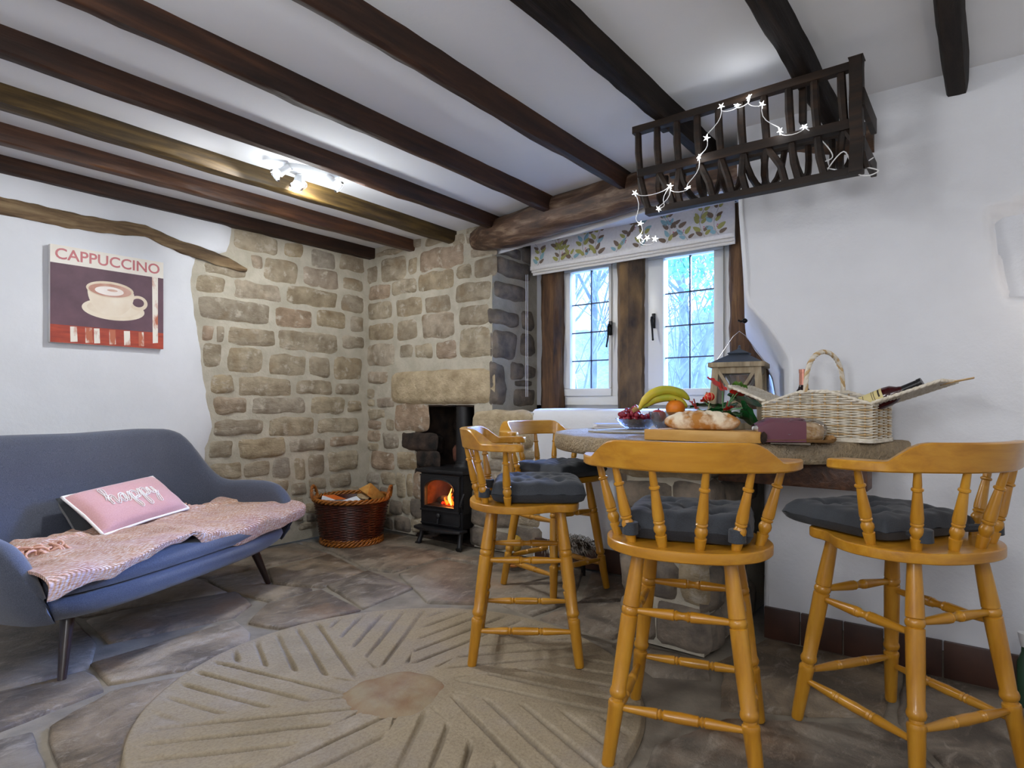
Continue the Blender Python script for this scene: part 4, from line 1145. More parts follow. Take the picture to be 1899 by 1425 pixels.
# lower panel with bars
g = G().span((F - .014, -.185, .16), (F + .004, .185, .252)); g.build('air_panel', 'cast_iron', st, bevel=.003)
G().span((F, -.185, .252), (F + .018, .185, .266)).build('bar', 'cast_iron', st, bevel=.003)
G().span((F, -.185, .156), (F + .014, .185, .166)).build('bar', 'cast_iron', st, bevel=.003)
G().span((F, -.19, .510), (F + .016, .19, .522)).build('bar', 'cast_iron', st, bevel=.003)
g = G().lathe([(0, 0), (.008, 0), (.008, .02), (.019, .022), (.02, .03), (.012, .036), (0, .037)], 16, Matrix.Translation((F + .002, .0, .225)) @ Matrix.Rotation(PI / 2, 4, 'Y')); g.build('air_knob', 'cast_iron', st)
g = G().tube([(F + .012, .0, .205), (F + .03, .0, .195), (F + .03, 0, .17)], .008, 8); g.build('riddle_lever', 'cast_iron', st)
g = G().tube([(F - .01, .190, .30), (F + .02, .20, .31), (F + .02, .215, .36), (F + .0, .222, .40)], .008, 8); g.build('door_handle', 'cast_iron', st)
# ash lip
lip = [(F - .03, -.23), (F + .05, -.22), (F + .085, -.14), (F + .095, 0), (F + .085, .14), (F + .05, .22), (F - .03, .23)]
G().prism(lip, .118, .138).build('ash_lip', 'cast_iron', st, bevel=.005)
for sx, sy in ((F - .01, -.185), (F - .01, .185), (-.14, -.185), (-.14, .185)):
    G().tube([(sx, sy, .125), (sx + .01, sy, .07), (sx + .028, sy * 1.05, .012), (sx + .045, sy * 1.06, 0)], [.02, .017, .02, .023], 10).build('leg', 'cast_iron', st)
flue = G().lathe([(.064, 0), (.064, .425)], 24, Matrix.Translation((-.06, .055, .60))).build('flue_pipe', 'cast_iron', st)
G().lathe([(.085, .0), (.085, .012), (.07, .03), (.070, .05), (.066, .05)], 24, Matrix.Translation((-.06, .055, .562))).build('flue_collar', 'cast_iron', st)
# the fire
g = G().span((-.10, -.14, .27), (F - .02, .14, .295)); g.build('grate', 'cast_iron', st)
rr = random.Random(2)
for k in range(3):
    G().tube([(.04 + .02 * k, -.11 + .03 * k, .315 + .012 * k), (.05, .12 - .02 * k, .318 + .01 * k)], [.022, .018], 8).build('burning_log', 'sooty_stone', st)
g = G()
for k in range(26): g.ball((rr.uniform(.04, .11), rr.uniform(-.05, .12), rr.uniform(.294, .312)), rr.uniform(.004, .009), 6, 5)
tag(g.build('ember_bed', 'ember', st), kind='stuff')
def flame(y, h, w, x):
    g = G()
    def f(u, v):
        a = 2 * PI * v; r = w * math.sin(min(1, u * 1.25 + .12) * PI * .86) ** 1.2 * (1 - u * .25)
        if u > .98: r = .0005
        return (x + r * .5 * math.cos(a), y + r * math.sin(a) + .012 * math.sin(u * 5 + y * 40), .30 + h * u)
    return g.grid(f, 12, 8, cv=True)
flame(.062, .125, .015, .115).build('flame', 'flame_yellow', st); flame(.05, .085, .022, .09).build('flame', 'flame_orange', st)
flame(.015, .055, .018, .11).build('flame', 'flame_orange', st); flame(.095, .055, .014, .11).build('flame', 'flame_orange', st); flame(-.01, .035, .014, .07).build('flame', 'ember', st); flame(.055, .06, .012, .085).build('flame', 'ember', st)
for sy in (-1, 1): G().span((-.13, sy * .165, .27), (F - .04, sy * .18, .50)).build('fire_brick', 'red_brick', st)
G().span((-.145, -.165, .27), (-.125, .165, .50)).build('fire_brick', 'red_brick', st)
lamp('stove_fire', 'POINT', (3.24, 3.12, .37), 2.4, (1.0, .38, .10), .04)
# ================================================================== STONE TABLE
TZ = .903; TC, TR = (3.06, 1.05), .835
table = thing('stone_table', 'half round millstone table top on a rubble stone pillar, built against the window wall', 'table', (2.75, 1.05, 0))
ox, oy = 2.75, 1.05
def tclip(x, y):
    x = min(x, 3.342)
    lim = interp([(-1, 2.89), (.66, 2.89), (.74, 2.95), (.9, 3.1), (1.0, 3.35), (9, 3.35)], y)
    return min(x, lim)
NTA = 180
prof = [(.0, 0), (.5, 0), (.85, 0), (.965, 0), (.992, -.002), (1.0, -.010), (1.003, -.045), (1.0, -.070), (.992, -.078), (.9, -.08), (0, -.08)]
def tab(u, v):
    i = int(round(u * (len(prof) - 1))); r, dz = prof[i]; a = PI / 2 + .25 + (PI * 1.5 - .25 - PI / 2 + .5) * v
    a = lerp(math.radians(62), math.radians(298), v)
    R = TR * r * (1 + .006 * nz(math.cos(a) * 3, math.sin(a) * 3, 1, 2)); x, y = TC[0] + R * math.cos(a), TC[1] + R * math.sin(a)
    if 0 < i < 10: x += .005 * nz(x, y, dz * 20, 11); dz += .003 * nz(x, y, 4, 9) if r < .99 else 0
    return (tclip(x, y) - ox, y - oy, TZ + dz)
g = G().grid(tab, len(prof), NTA)
g.build('table_top', 'table_stone', table, smooth=50)
g = G()  # straight edge against the wall
pts = [(3.342, 1.84), (2.6, 1.1), (2.852, .66), (2.852, .245), (3.342, 1.0)]
g = G().prism([(3.342 - ox, 1.84 - oy), (3.0 - ox, 1.9 - oy), (2.6 - ox, 1.4 - oy), (2.5 - ox, .8 - oy), (2.75 - ox, .45 - oy), (2.852 - ox, .42 - oy), (2.852 - ox, .66 - oy), (2.95 - ox, .74 - oy), (3.1 - ox, .9 - oy), (3.342 - ox, 1.0 - oy)], TZ - .078, TZ - .006)
g.build('core', 'table_stone', table)
# inlaid plug on the rim
G().box((2.36 - ox, .56 - oy, TZ + .0015), (.075, .13, .004), (0, 0, .2)).build('inlay', 'grey_stone', table, bevel=.001)
# pillar of rubble stones
G().span((2.47 - ox, .92 - oy, 0), (3.33 - ox, 1.28 - oy, TZ - .08)).build('pillar_core', 'mortar', table)
def pst(fn, rect, mat, seed):
    stone(table, fn, rect, mat, .035, seed)
pf = lambda a, z, o: (2.47 - o - ox, a - oy, z)
ps = lambda a, z, o: (a - ox, .92 - o - oy, z)
pn = lambda a, z, o: (a - ox, 1.28 + o - oy, z)
k = 0
for rct in ((.90,.01,1.13,.20),(1.14,.01,1.30,.17),(.90,.21,1.02,.40),(1.03,.21,1.30,.38),(.90,.41,1.17,.57),(1.18,.40,1.30,.58),(.90,.58,1.05,.72),(1.06,.59,1.30,.71),(.90,.73,1.30,.82)):
    k += 1; pst(pf, rct, 'grey_stone' if k % 3 else 'sandstone', 200 + k)
for rct in ((2.47,.01,2.66,.16),(2.67,.01,2.9,.2),(2.91,.01,3.1,.18),(2.46,.17,2.65,.36),(2.66,.21,2.95,.38),(2.47,.37,2.75,.55),(2.76,.39,3.05,.56),(2.47,.56,2.62,.72),(2.63,.57,2.9,.70),(2.91,.57,3.1,.72),(2.47,.73,2.8,.82),(2.81,.72,3.1,.82)):
    k += 1; pst(ps, rct, 'grey_stone', 200 + k)
for rct in ((2.47,.01,2.75,.2),(2.76,.01,3.1,.22),(2.47,.21,2.7,.4),(2.71,.23,3.1,.42),(2.47,.41,2.8,.6),(2.81,.43,3.1,.6),(2.47,.61,2.72,.82),(2.73,.61,3.1,.82)):
    k += 1; pst(pn, rct, 'grey_stone', 200 + k)
G().box((2.62 - ox, .62 - oy, TZ - .13), (.12, .55, .10)).build('timber_bearer', 'beam_russet', table, bevel=.006)

# ================================================================== STOOLS
ST = .606; SZ = .638
FW, FD, TW, TD = .203, .213, .126, .141
LEGP = [(0,.0165),(.012,.0185),(.265,.0225),(.272,.0235),(.284,.0245),(.296,.0232),(.301,.0185),(.313,.018),(.319,.0225),(.335,.0255),(.351,.0232),(.357,.0212),(.5,.0235),(.695,.0245),(.699,.0205),(.706,.0238),(.718,.0255),(.731,.0238),(.737,.0205),(.742,.024),(.86,.0215),(1,.0175)]
STR1 = [(0,.0075),(.05,.009),(.40,.0158),(.42,.0158),(.43,.0125),(.445,.0155),(.46,.0125),(.5,.0105),(.54,.0125),(.555,.0155),(.57,.0125),(.58,.0158),(.60,.0158),(.95,.009),(1,.0075)]
STR2 = [(0,.0075),(.05,.009),(.30,.015),(.32,.0152),(.33,.012),(.345,.0152),(.36,.0105),(.375,.0152),(.385,.0145),(.5,.0162),(.615,.0145),(.625,.0152),(.64,.0105),(.655,.0152),(.67,.012),(.68,.0152),(.70,.015),(.95,.009),(1,.0075)]
SPN = [(0,.0125),(.15,.0165),(.165,.0165),(.17,.0125),(.19,.0135),(.23,.0178),(.27,.0178),(.30,.0145),(.315,.0125),(.325,.016),(.345,.0168),(.36,.0135),(.37,.0162),(.42,.0168),(.74,.0112),(.75,.0108),(.765,.0152),(.785,.0152),(.80,.0108),(.83,.0112),(1,.0095)]
RAIL = [(-.005, .285), (-.070, .276), (-.135, .248), (-.195, .192), (-.232, .120), (-.25, .06)]
def stool_parts(root):
    half = [(-.240, .0), (-.233, .07), (-.208, .14), (-.145, .208), (-.05, .240), (.03, .228), (.085, .198), (.125, .185), (.17, .183), (.205, .155), (.220, .08)]
    full = half + [(.222, 0)] + [(x, -y) for x, y in half[:0:-1]]
    sm = bez(full + [full[0]], 5)[:-1]
    G().prism(sm, ST, SZ).build('seat', 'pine_y', root, bevel=.007, seg=3)
    for ix in (-1, 1):
        for iy in (-1, 1):
            G().turned((ix * FD, iy * FW, 0), (ix * TD, iy * TW, ST + .004), LEGP, 16).build('leg', 'pine_z', root, smooth=40)
    def lp(ix, iy, z): t = z / ST; return (ix * lerp(FD, TD, t), iy * lerp(FW, TW, t), z)
    for iy in (-1, 1):
        G().turned(lp(-1, iy, .408), lp(1, iy, .408), STR1, 12).build('stretcher', 'pine_x', root, smooth=40)
        G().turned(lp(-1, iy, .134), lp(1, iy, .134), STR2, 12).build('stretcher', 'pine_x', root, smooth=40)
    for ix in (-1, 1):
        G().turned(lp(ix, -1, .438), lp(ix, 1, .438), STR1, 12).build('stretcher', 'pine_y', root, smooth=40)
        G().turned(lp(ix, -1, .164), lp(ix, 1, .164), STR2, 12).build('stretcher', 'pine_y', root, smooth=40)
    rp = bez(RAIL + [(-.255, 0)] + [(x, -y) for x, y in RAIL[::-1]], 7); n = len(rp)
    def rail_f(u, v):
        i = u * (n - 1); i0 = min(int(i), n - 2); x, y = lerp(rp[i0][0], rp[i0 + 1][0], i - i0), lerp(rp[i0][1], rp[i0 + 1][1], i - i0)
        tx, ty = rp[i0 + 1][0] - rp[i0][0], rp[i0 + 1][1] - rp[i0][1]; L = math.hypot(tx, ty); nx, ny = -ty / L, tx / L
        if nx * x + ny * y < 0: nx, ny = -nx, -ny
        ay = abs(y)
        up = interp([(0, 1), (.165, 1), (.183, .94), (.202, .72), (.220, .36), (.238, .08), (.255, 0), (1, 0)], ay + max(0, x + .165))
        top = lerp(.884, .938, up)
        if u < .03 or u > .97: top -= .002
        wi = lerp(.040, .016, up); wo = lerp(.036, .016, up)
        e = min(u, 1 - u) / .06
        if e < 1: q = math.sqrt(max(.02, 1 - (1 - e) ** 2)); wi *= q; wo *= q
        lean = .012 * up
        b = .004
        sec = [(-wi + b, .856), (wo - b, .856), (wo, .856 + b), (wo + lean, top - b), (wo + lean - b, top), (-wi + lean + b, top), (-wi + lean, top - b), (-wi, .856 + b)]
        o, z = sec[int(round(v * 8)) % 8]
        return (x + nx * o, y + ny * o, z)
    m = 90
    g = G().grid(rail_f, m, 8, cv=True); g.f.append(tuple(range(8))); g.f.append(tuple(range((m - 1) * 8, m * 8)))
    g.build('back_rail', 'pine_y', root, smooth=35)
    for (bx, by), (tx, ty) in (((-.07, .202), (-.078, .262)), ((-.162, .142), (-.198, .184)), ((-.196, .05), (-.249, .071))):
        for s in (-1, 1):
            G().turned((bx, by * s, SZ - .003), (tx, ty * s, .860), SPN, 12).build('spindle', 'pine_z', root, smooth=40)
stool = thing('bar_stool', 'pine captain style bar stool in the middle with its back to the camera', 'stool', group='captain bar stools')
stool_parts(stool)
POSES = [((1.812, .724), 15.9, 'honey pine bar stool with its curved back turned squarely to us'),
         ((2.095, 1.556), -54, 'honey pine bar stool seen side on, in front of the stove'),
         ((2.89, 1.945), -103.5, 'honey pine bar stool behind the others, tucked in by the window sill'),
         ((2.215, .205), 55.5, 'honey pine bar stool by the white wall, angled under the basket end of the table')]
stools = []
for i, ((x, y), a, lb) in enumerate(POSES):
    s = stool if i == 0 else copytree(stool)
    s.location = (x, y, .008); s.rotation_euler = (0, 0, math.radians(a)); s['label'] = lb
    stools.append(s)
# tufted seat pads with ties
def pad(seed, h=.075, sz=.40, sag=0):
    g = G(); tuft = [(-.45, -.45), (.45, -.45), (-.45, .45), (.45, .45), (0, 0)]
    N = 40
    def f(u, v, sgn=1):
        x, y = u * 2 - 1, v * 2 - 1
        e = max(0, (1 - x ** 8) * (1 - y ** 8)) ** .36
        z = h * .5 * e
        if sgn > 0:
            z *= 1 + .12 * nz(x * 2, y * 2, seed)
            for tx, ty in tuft:
                d = math.hypot(x - tx, y - ty); z -= .030 * math.exp(-(d / .13) ** 2) + .010 * math.exp(-(d / .3) ** 2)
                an = math.atan2(y - ty, x - tx); z += .0045 * math.cos(an * 5 + seed) * math.exp(-((d - .22) / .14) ** 2)
            z += .005 * nz(x * 5, y * 5, seed + 2)
        else: z = -z * .75
        w = 1 + .03 * nz(x * 2, y * 2, seed + 5)
        zz = z + h * .36
        zz -= sag * max(0, x) ** 2
        return (x * sz / 2 * w, y * sz / 2 * w, max(zz, .001 - sag * max(0, x) ** 2))
    g.grid(lambda u, v: f(u, v, 1), N, N); g.grid(lambda u, v: f(u, v, -1), N, N)
    return g
PADL = ['dark slate tufted seat pad on the bar stool turned squarely away from us', 'slate blue tufted seat pad on the side on bar stool before the stove', 'slate blue tufted seat pad on the bar stool below the window sill', 'dark slate tufted seat pad overhanging the bar stool by the white wall']
PO = [(.04, 0, 0), (.05, -.0, 0), (.05, 0, .05), (.105, -.005, .05)]
for i, s in enumerate(stools):
    a = s.rotation_euler[2]; dx, dy, dr = PO[i]; c, sn = math.cos(a), math.sin(a)
    p = thing('seat_pad', PADL[i], 'cushion', (s.location.x + dx * c - dy * sn, s.location.y + dx * sn + dy * c, .008 + SZ), a + dr, 'tufted seat pads')
    pad(i * 3.7 + 1, (.105, .110, .095, .095)[i], (.375, .38, .38, .385)[i]).build('pad', 'slate_fabric', p, smooth=180)
    for sd in (-1, 1):
        bx, by = -.168 - dx, .146 * sd - dy
        g = G().lathe([(.019, .022), (.0235, .024), (.0225, .058), (.0185, .060)], 12, Matrix.Translation((bx, by, 0)))
        g.tube([(bx + .02, by - .012 * sd, .04), (bx + .045, by - .03 * sd, .035), (bx + .07, by - .035 * sd, .03)], [.010, .012, .010], 6)
        g.build('tie', 'slate_fabric', p)
    if i == 0:
        G().tube([(-.15, .12, .075), (-.165, .09, .06), (-.185, .07, .03), (-.205, .06, .002)], .0013, 5).build('thread', 'white_cord', p)

# ================================================================== ON THE TABLE
# ---- picnic hamper
HA = math.atan2(.98, .2)
ham = thing('picnic_hamper', 'white wicker picnic hamper with both lids open and a hoop handle, by the white wall', 'basket', (2.56, .33, TZ), HA)
# local +x runs left along the front (towards the window), local -y is into the wall side
HL, HD, HH = .415, .20, .143
def side_z(t): return HH + .052 * (1 - abs(t - .5) / .5 if abs(t - .5) > .12 else 1) * (1 if abs(t - .5) <= .12 else 1) * .0
def topz(x):
    t = x / HL
    return HH + .05 * interp([(0, 0), (.38, 1), (.62, 1), (1, 0)], t)
NSTK = 26; PERI = 2 * (HL + HD); SPC = PERI / NSTK
def per_pt(a, off):
    a %= PERI
    if a < HL: return (a, off)
    a -= HL
    if a < HD: return (HL + off, -a)
    a -= HD
    if a < HL: return (HL - a, -HD - off)
    a -= HL
    return (-off, -HD + a)
per = [per_pt(PERI * k / 104, 0) for k in range(104)]
rows = 26
for mat, ph in (('wicker_white', 0), ('wicker_tan', 1)):
    g = G()
    for r in range(rows):
        if (r % 6 == 4) != (ph == 1): continue
        pts = []
        for k in range(104):
            a = PERI * k / 104
            x, y = per_pt(a, .0065 * math.sin(PI * a / SPC + r * PI))
            pts.append((x, y, .010 + (HH - .016) * r / (rows - 1) + .0012 * nz(a * 9, r, 1)))
        g.tube(pts, .0030, 5, closed=True)
    tag(g.build('weave', mat, ham, smooth=80), kind='stuff')
# gabled part of front and back weaving
g = G()
for yy in (.0, -HD):
    for r in range(6):
        f_ = (r + .5) / 6; x0 = HL * .40 * f_; x1 = HL - x0; m = 40
        g.tube([(lerp(x0, x1, k / m), yy + .0065 * math.sin(PI * lerp(x0, x1, k / m) / SPC + r * PI), HH + .048 * f_) for k in range(m + 1)], .0036, 5)
tag(g.build('weave', 'wicker_white', ham, smooth=80), kind='stuff')
g = G()
for k in range(NSTK):
    x, y = per_pt(SPC * (k + .5), 0)
    g.tube([(x, y, .002), (x, y, (topz(x) if y in (0, -HD) else HH) - .004)], .0034, 5)
tag(g.build('stake', 'wicker_tan', ham), kind='stuff')
g = G()
for yy in (.002, -HD - .002):
    for q in range(2): g.tube([(x, yy + .0022 * math.sin(x * 160 + q * PI), topz(x) + .0022 * math.cos(x * 160 + q * PI)) for x in [HL * i / 50 for i in range(51)]], .0048, 6)
for xx in (0, HL):
    for q in range(2): g.tube([(xx + .004 * math.sin(y * 160 + q * PI), -y, HH + .004 * math.cos(y * 160 + q * PI)) for y in [HD * i / 26 for i in range(27)]], .0048, 6)
for z in (.004, .010):
    g.tube([(x * 1.01 - .002, y * 1.02 + .002, z) for x, y in per], .0055, 6, closed=True)
g.build('border', 'wicker_white', ham, smooth=80)
G().span((.005, -HD + .005, .006), (HL - .005, -.005, .012)).build('bottom', 'wicker_tan', ham)
# liner so the walls are not see-through
g = G()
for a, b in (((.008, -.010, .01), (HL - .008, -.006, HH)), ((.008, -HD + .006, .01), (HL - .008, -HD + .010, HH)), ((.006, -HD + .008, .01), (.010, -.008, HH)), ((HL - .010, -HD + .008, .01), (HL - .006, -.008, HH))): g.span(a, b)
g.build('lining', 'wicker_tan', ham)
def lid(name, L, mtx, under='wicker_tan', ext=0):
    g = G()
    for r in range(int(L / .0085)):
        x = r * .0085 + .004; m = 22
        g.tube([(x, -HD * k / m, .004 * (1 if (k + r) % 2 else -1)) for k in range(m + 1)], .0042, 5, mat=mtx)
    for yy in (0.002, -HD - .002):
        for q in range(2): g.tube([(x, yy + .0022 * math.sin(x * 150 + q * PI), .0022 * math.cos(x * 150 + q * PI)) for x in [L * i / 24 for i in range(25)]], .005, 6, mat=mtx)
    for q in range(2): g.tube([(L + .0022 * math.sin(y * 150 + q * PI), -y, .0022 * math.cos(y * 150 + q * PI)) for y in [HD * i / 24 for i in range(25)]], .005, 6, mat=mtx)
    o = g.build(name, 'wicker_white', ham, smooth=80)
    G().add([(.004, -.004, -.004), (L, -.004, -.004), (L, -HD + .004, -.004), (.004, -HD + .004, -.004)], [(0, 1, 2, 3)], mtx).build('lid_underside', under, o)
    return o
MR_ = Matrix.Translation((0, 0, HH + .004)) @ Matrix.Rotation(PI, 4, 'Z') @ Matrix.Translation((0, HD, 0)) @ Matrix.Rotation(math.radians(-20), 4, 'Y')
lid('lid', .225, MR_)
ML_ = Matrix.Translation((HL - .01, 0, HH + .012)) @ Matrix.Rotation(math.radians(-22), 4, 'Y')
lid('lid', .175, ML_)
# loop of wire peg hanging off the lid tip
G().tube([MR_ @ Vector(p) for p in ((.20, -.12, -.006), (.25, -.13, -.012), (.30, -.14, -.02), (.305, -.15, -.02), (.25, -.155, -.012))], .0028, 6).build('fastening_loop', 'wicker_tan', ham)
# hoop handle over the middle
for q in range(3):
    g = G(); pts = []
    for i in range(60):
        t = i / 59; a = PI * t; y = -HD / 2 + (HD / 2 + .002) * math.cos(a); z = HH + .045 + .165 * math.sin(a) ** .75
        tw = i * .9 + q * 2.1
        pts.append((HL * .5 + .03 * math.cos(a) + .0035 * math.cos(tw), y + .003 * math.sin(tw), z + .0035 * math.sin(tw)))
    g.tube(pts, .0068, 6); g.build('handle', 'wicker_tan' if q == 1 else 'wicker_white', ham, smooth=80)

def bottle_prof(): return [(0, 0), (.034, 0), (.0365, .006), (.0365, .185), (.033, .205), (.020, .225), (.0155, .24), (.0148, .29), (.0165, .291), (.0165, .302), (.013, .304), (0, .304)]
def bottle(name, label, base, tip, glass, cap, lab):
    b = thing(name, label, 'bottle', base)
    d = Vector(tip) - Vector(base); Mb = d.to_track_quat('Z', 'Y').to_matrix().to_4x4()
    G().lathe(bottle_prof(), 28, Mb).build('glass', glass, b, smooth=50)
    G().lathe([(.0158, .232), (.0158, .289), (.0172, .290), (.0172, .304), (0, .3055)], 24, Mb).build('capsule', cap, b, smooth=50)
    return b, Mb
wb1, Mb = bottle('wine_bottle', 'dark red wine bottle with a cream label, leaning out of the hamper', (2.655, .455, TZ + .095), (2.615, .175, TZ + .225), 'wine_red', 'capsule_black', True)
cv = Vector((0, 0, 1.05)) - Vector((2.64, .35, 1.04)); loc_dir = Mb.inverted() @ cv; ac = math.atan2(loc_dir.y, loc_dir.x)
upd = Mb.inverted() @ Vector((0, 0, 1)); au = math.atan2(upd.y, upd.x); ac = au + .9 if math.sin(ac - au) > 0 else au - .9
g = G().grid(lambda u, v: tuple(Mb @ Vector((.0369 * math.cos(ac + lerp(-.95, .95, u)), .0369 * math.sin(ac + lerp(-.95, .95, u)), lerp(.095, .180, v)))), 14, 4)
lb = g.build('label', 'paper_cream', wb1)
g = G()
for k, (z0, u0, u1) in enumerate(((.165, -.5, .5), (.150, -.7, .7), (.143, -.7, .6), (.112, -.4, .4))):
    g.grid(lambda u, v: tuple(Mb @ Vector((.0372 * math.cos(ac + lerp(u0, u1, u)), .0372 * math.sin(ac + lerp(u0, u1, u)), z0 + v * (.006 if k in (0,) else .002)))), 8, 2)
g.build('label_print', 'ink_dark', lb)
bottle('wine_bottle', 'bottle with a copper pink capsule standing up behind the hamper handle', (2.735, .60, TZ + .013 - .03), (2.735, .60, TZ + .3), 'wine_dark', 'capsule_pink', False)

# ---- chopping board, loaf, knife
bd = thing('chopping_board', 'thick pale wooden chopping board with a bark edge under the bread loaf', 'board', (2.34, .86, TZ))
Pb = [(2.245, 1.07), (2.255, 1.085), (2.44, 1.06), (2.47, .70), (2.40, .635), (2.29, .645), (2.245, .72)]
G().prism([(x - 2.34, y - .86) for x, y in Pb], .001, .043).build('board', 'board_wood', bd, bevel=.004)
def brk(u, v):
    a, b = ((2.47, .70), (2.29, .640)); x, y = lerp(a[0], b[0], u), lerp(a[1], b[1], u) - .006
    k = v * 2 * PI; r = .016 + .006 * nz(u * 9, v * 7, 3)
    return (x - 2.34 + .3 * r * math.cos(k), y - .86 - .8 * r * math.cos(k) * .8, .022 + 1.35 * r * math.sin(k))
g = G().grid(brk, 24, 12, cv=True); g.f.append(tuple(range(12))); g.f.append(tuple(range(23 * 12, 24 * 12)))
g.build('bark_edge', 'bark', bd, smooth=40)
lf = thing('bread_loaf', 'floury crusty bread loaf with a slashed top on the chopping board', 'bread', (2.345, .885, TZ + .043), math.radians(-88))
def loaf(p):
    return 1 + .05 * nz(p.x * 3, p.y * 3, p.z * 3) + .02 * nz(p.x * 9, p.y * 9, p.z * 9)
g = G()
def lfn(u, v):
    th = 2 * PI * u; t = v * 2 - 1
    r = max(0.001, (1 - abs(t) ** 2.6)) ** .55
    x = t * .150; y = .058 * r * math.cos(th); z = .041 * r * math.sin(th)
    k = 1 + .05 * nz(x * 30, y * 30, z * 30) + .015 * nz(x * 90, y * 90, z * 90)
    z = z * k; z = max(z, -.028)
    for sx in (-.075, .01, .085):
        d = abs((x - sx) + y * 1.1); 
        if z > 0: z -= .013 * math.exp(-(d / .007) ** 2) * (z / .04); z += .006 * math.exp(-((d - .018) / .012) ** 2) * (z / .04)
    return (x, y * k, z + .030)
G().grid(lfn, 30, 54, cu=True).build('crust', 'crust', lf, smooth=180)
kn = thing('bread_knife', 'knife with a pale handle lying at the bark end of the chopping board', 'knife', (2.345, .70, TZ + .045), .0)
g = G().prism([(.045, .10), (.06, .10), (.03, -.005), (.006, -.012)], 0, .0022); g.build('blade', 'chrome', kn)
G().tube([(.018, -.008, .006), (.002, -.045, .012), (-.018, -.085, .010)], [.009, .012, .010], 10).build('handle', 'white_enamel', kn)

# ---- wrapped loaf
wl = thing('wrapped_loaf', 'sliced loaf in clear wrap with a burgundy paper band, in front of the hamper', 'bread', (2.405, .575, TZ), math.radians(-62))
def wlf(sx, sy, sz, amp, seed):
    def f(u, v):
        th = 2 * PI * u; t = v * 2 - 1; r = max(.001, 1 - abs(t) ** 5) ** .5
        c, s_ = math.cos(th), math.sin(th); q = (abs(c) ** 4 + abs(s_) ** 4) ** .25
        k = 1 + amp * nz(t * 4, c * 3, s_ * 3 + seed, 1.6)
        return (t * sx, c / q * sy * r * k, sz + s_ / q * sz * r * k * .98)
    return f
G().grid(wlf(.118, .050, .040, .05, 1), 28, 30, cu=True).build('slices', 'bread_slices', wl, smooth=180)
G().grid(wlf(.128, .056, .0455, .12, 3), 28, 40, cu=True).build('wrap', 'cellophane', wl, smooth=60)
def band(u, v):
    x = lerp(-.122, .042, v); pr = [(-.059, .006), (-.060, .05), (-.058, .078), (-.03, .091), (.02, .093), (.057, .080), (.059, .045), (.058, .006)]
    i = u * 7; k = min(int(i), 6); t = i - k
    return (x, lerp(pr[k][0], pr[k + 1][0], t), lerp(pr[k][1], pr[k + 1][1], t) * (1 - .25 * max(0, (-x - .08) / .042)))
G().grid(band, 15, 12).build('paper_band', 'burgundy', wl, smooth=40)
g = G().grid(lambda u, v: (lerp(-.125, .135, u), lerp(-.062, .062, v), .004 + .018 * max(0, abs(v - .5) - .40) * 10 * .6 + .003 * nz(u * 9, v * 9, 1)), 20, 20)
g.build('kraft_base', 'kraft', wl, smooth=180)
G().ball((.138, 0, .016), (.020, .034, .014), 14, 10, fn=lambda p: 1 + .5 * nz(p.x * 3, p.y * 3, p.z * 3)).build('twisted_end', 'kraft', wl, smooth=40)

# ---- grapes in a cut glass bowl on a mat
mt = thing('slate_mat', 'rough edged grey stone mat under the grape bowl', 'mat', (2.86, 1.42, TZ))
rr = random.Random(11)
mp_ = [( .26 * math.cos(a) * (1 + .12 * rr.uniform(-1, 1)), .20 * math.sin(a) * (1 + .15 * rr.uniform(-1, 1))) for a in [2 * PI * i / 22 for i in range(22)]]
G().prism(mp_, .001, .009).build('mat', 'slate_mat', mt, bevel=.002)
gb = thing('glass_bowl', 'shallow cut glass bowl heaped with red grapes', 'bowl', (2.93, 1.45, TZ + .009))
bp = [(0, .004), (.05, .004), (.055, .0), (.06, .006), (.085, .024), (.108, .052), (.112, .056), (.106, .055), (.082, .030), (.055, .014), (0, .012)]
def bwl(u, v):
    i = u * (len(bp) - 1); k = min(int(i), len(bp) - 2); t = i - k; r, z = lerp(bp[k][0], bp[k + 1][0], t), lerp(bp[k][1], bp[k + 1][1], t)
    a = 2 * PI * v; s = 1 + (.018 * math.cos(a * 20) if 2 < i < 6.5 else 0); return (r * s * math.cos(a), r * s * math.sin(a), z + (.003 * math.cos(a * 20) if 4.6 < i < 6.5 else 0))
G().grid(bwl, len(bp), 120, cv=True).build('bowl', 'crystal', gb, smooth=40)
rr = random.Random(4)
gm = G().ball((0, 0, 0), (.0125, .0125, .0145), 12, 9).build('grape', 'grape_skin', None, smooth=180)
tag(gm, 'red grape heaped with others in the cut glass bowl', 'grape', 'red grapes in the glass bowl')
gp = []
tries = 0
while len(gp) < 80 and tries < 6000:
    tries += 1
    a = rr.uniform(0, 2 * PI); r = .092 * math.sqrt(rr.random()); x, y = r * math.cos(a), r * math.sin(a)
    lx = x * -.61 + y * .79      # heaped towards the left
    hi = .034 + .55 * max(0, r - .05) + (.072 if lx > .0 else .026) * (1 - (r / .1) ** 2)
    z = rr.uniform(.028 + max(0, r - .05) * .6, max(.030 + max(0, r - .05) * .6, hi + .012))
    if all((x - q[0]) ** 2 + (y - q[1]) ** 2 + (z - q[2]) ** 2 > .0225 ** 2 for q in gp): gp.append((x, y, z))
for i, p in enumerate(gp):
    o = gm if i == 0 else gm.copy()
    if i: COL.objects.link(o)
    o.location = (2.93 + p[0], 1.45 + p[1], TZ + .012 + p[2]); o.rotation_euler = (rr.uniform(0, 3), rr.uniform(0, 3), 0)
gs = thing('grape_stalk', 'bare green grape stalk sticking up at the right of the glass bowl', 'stalk', (2.98, 1.39, TZ + .06))
G().tube([(-.03, .03, -.01), (0, 0, .005), (.02, -.025, .022)], [.0025, .002, .0015], 6).tube([(0, 0, .005), (.005, -.015, .018)], .0015, 5).build('stem', 'stem_green', gs)

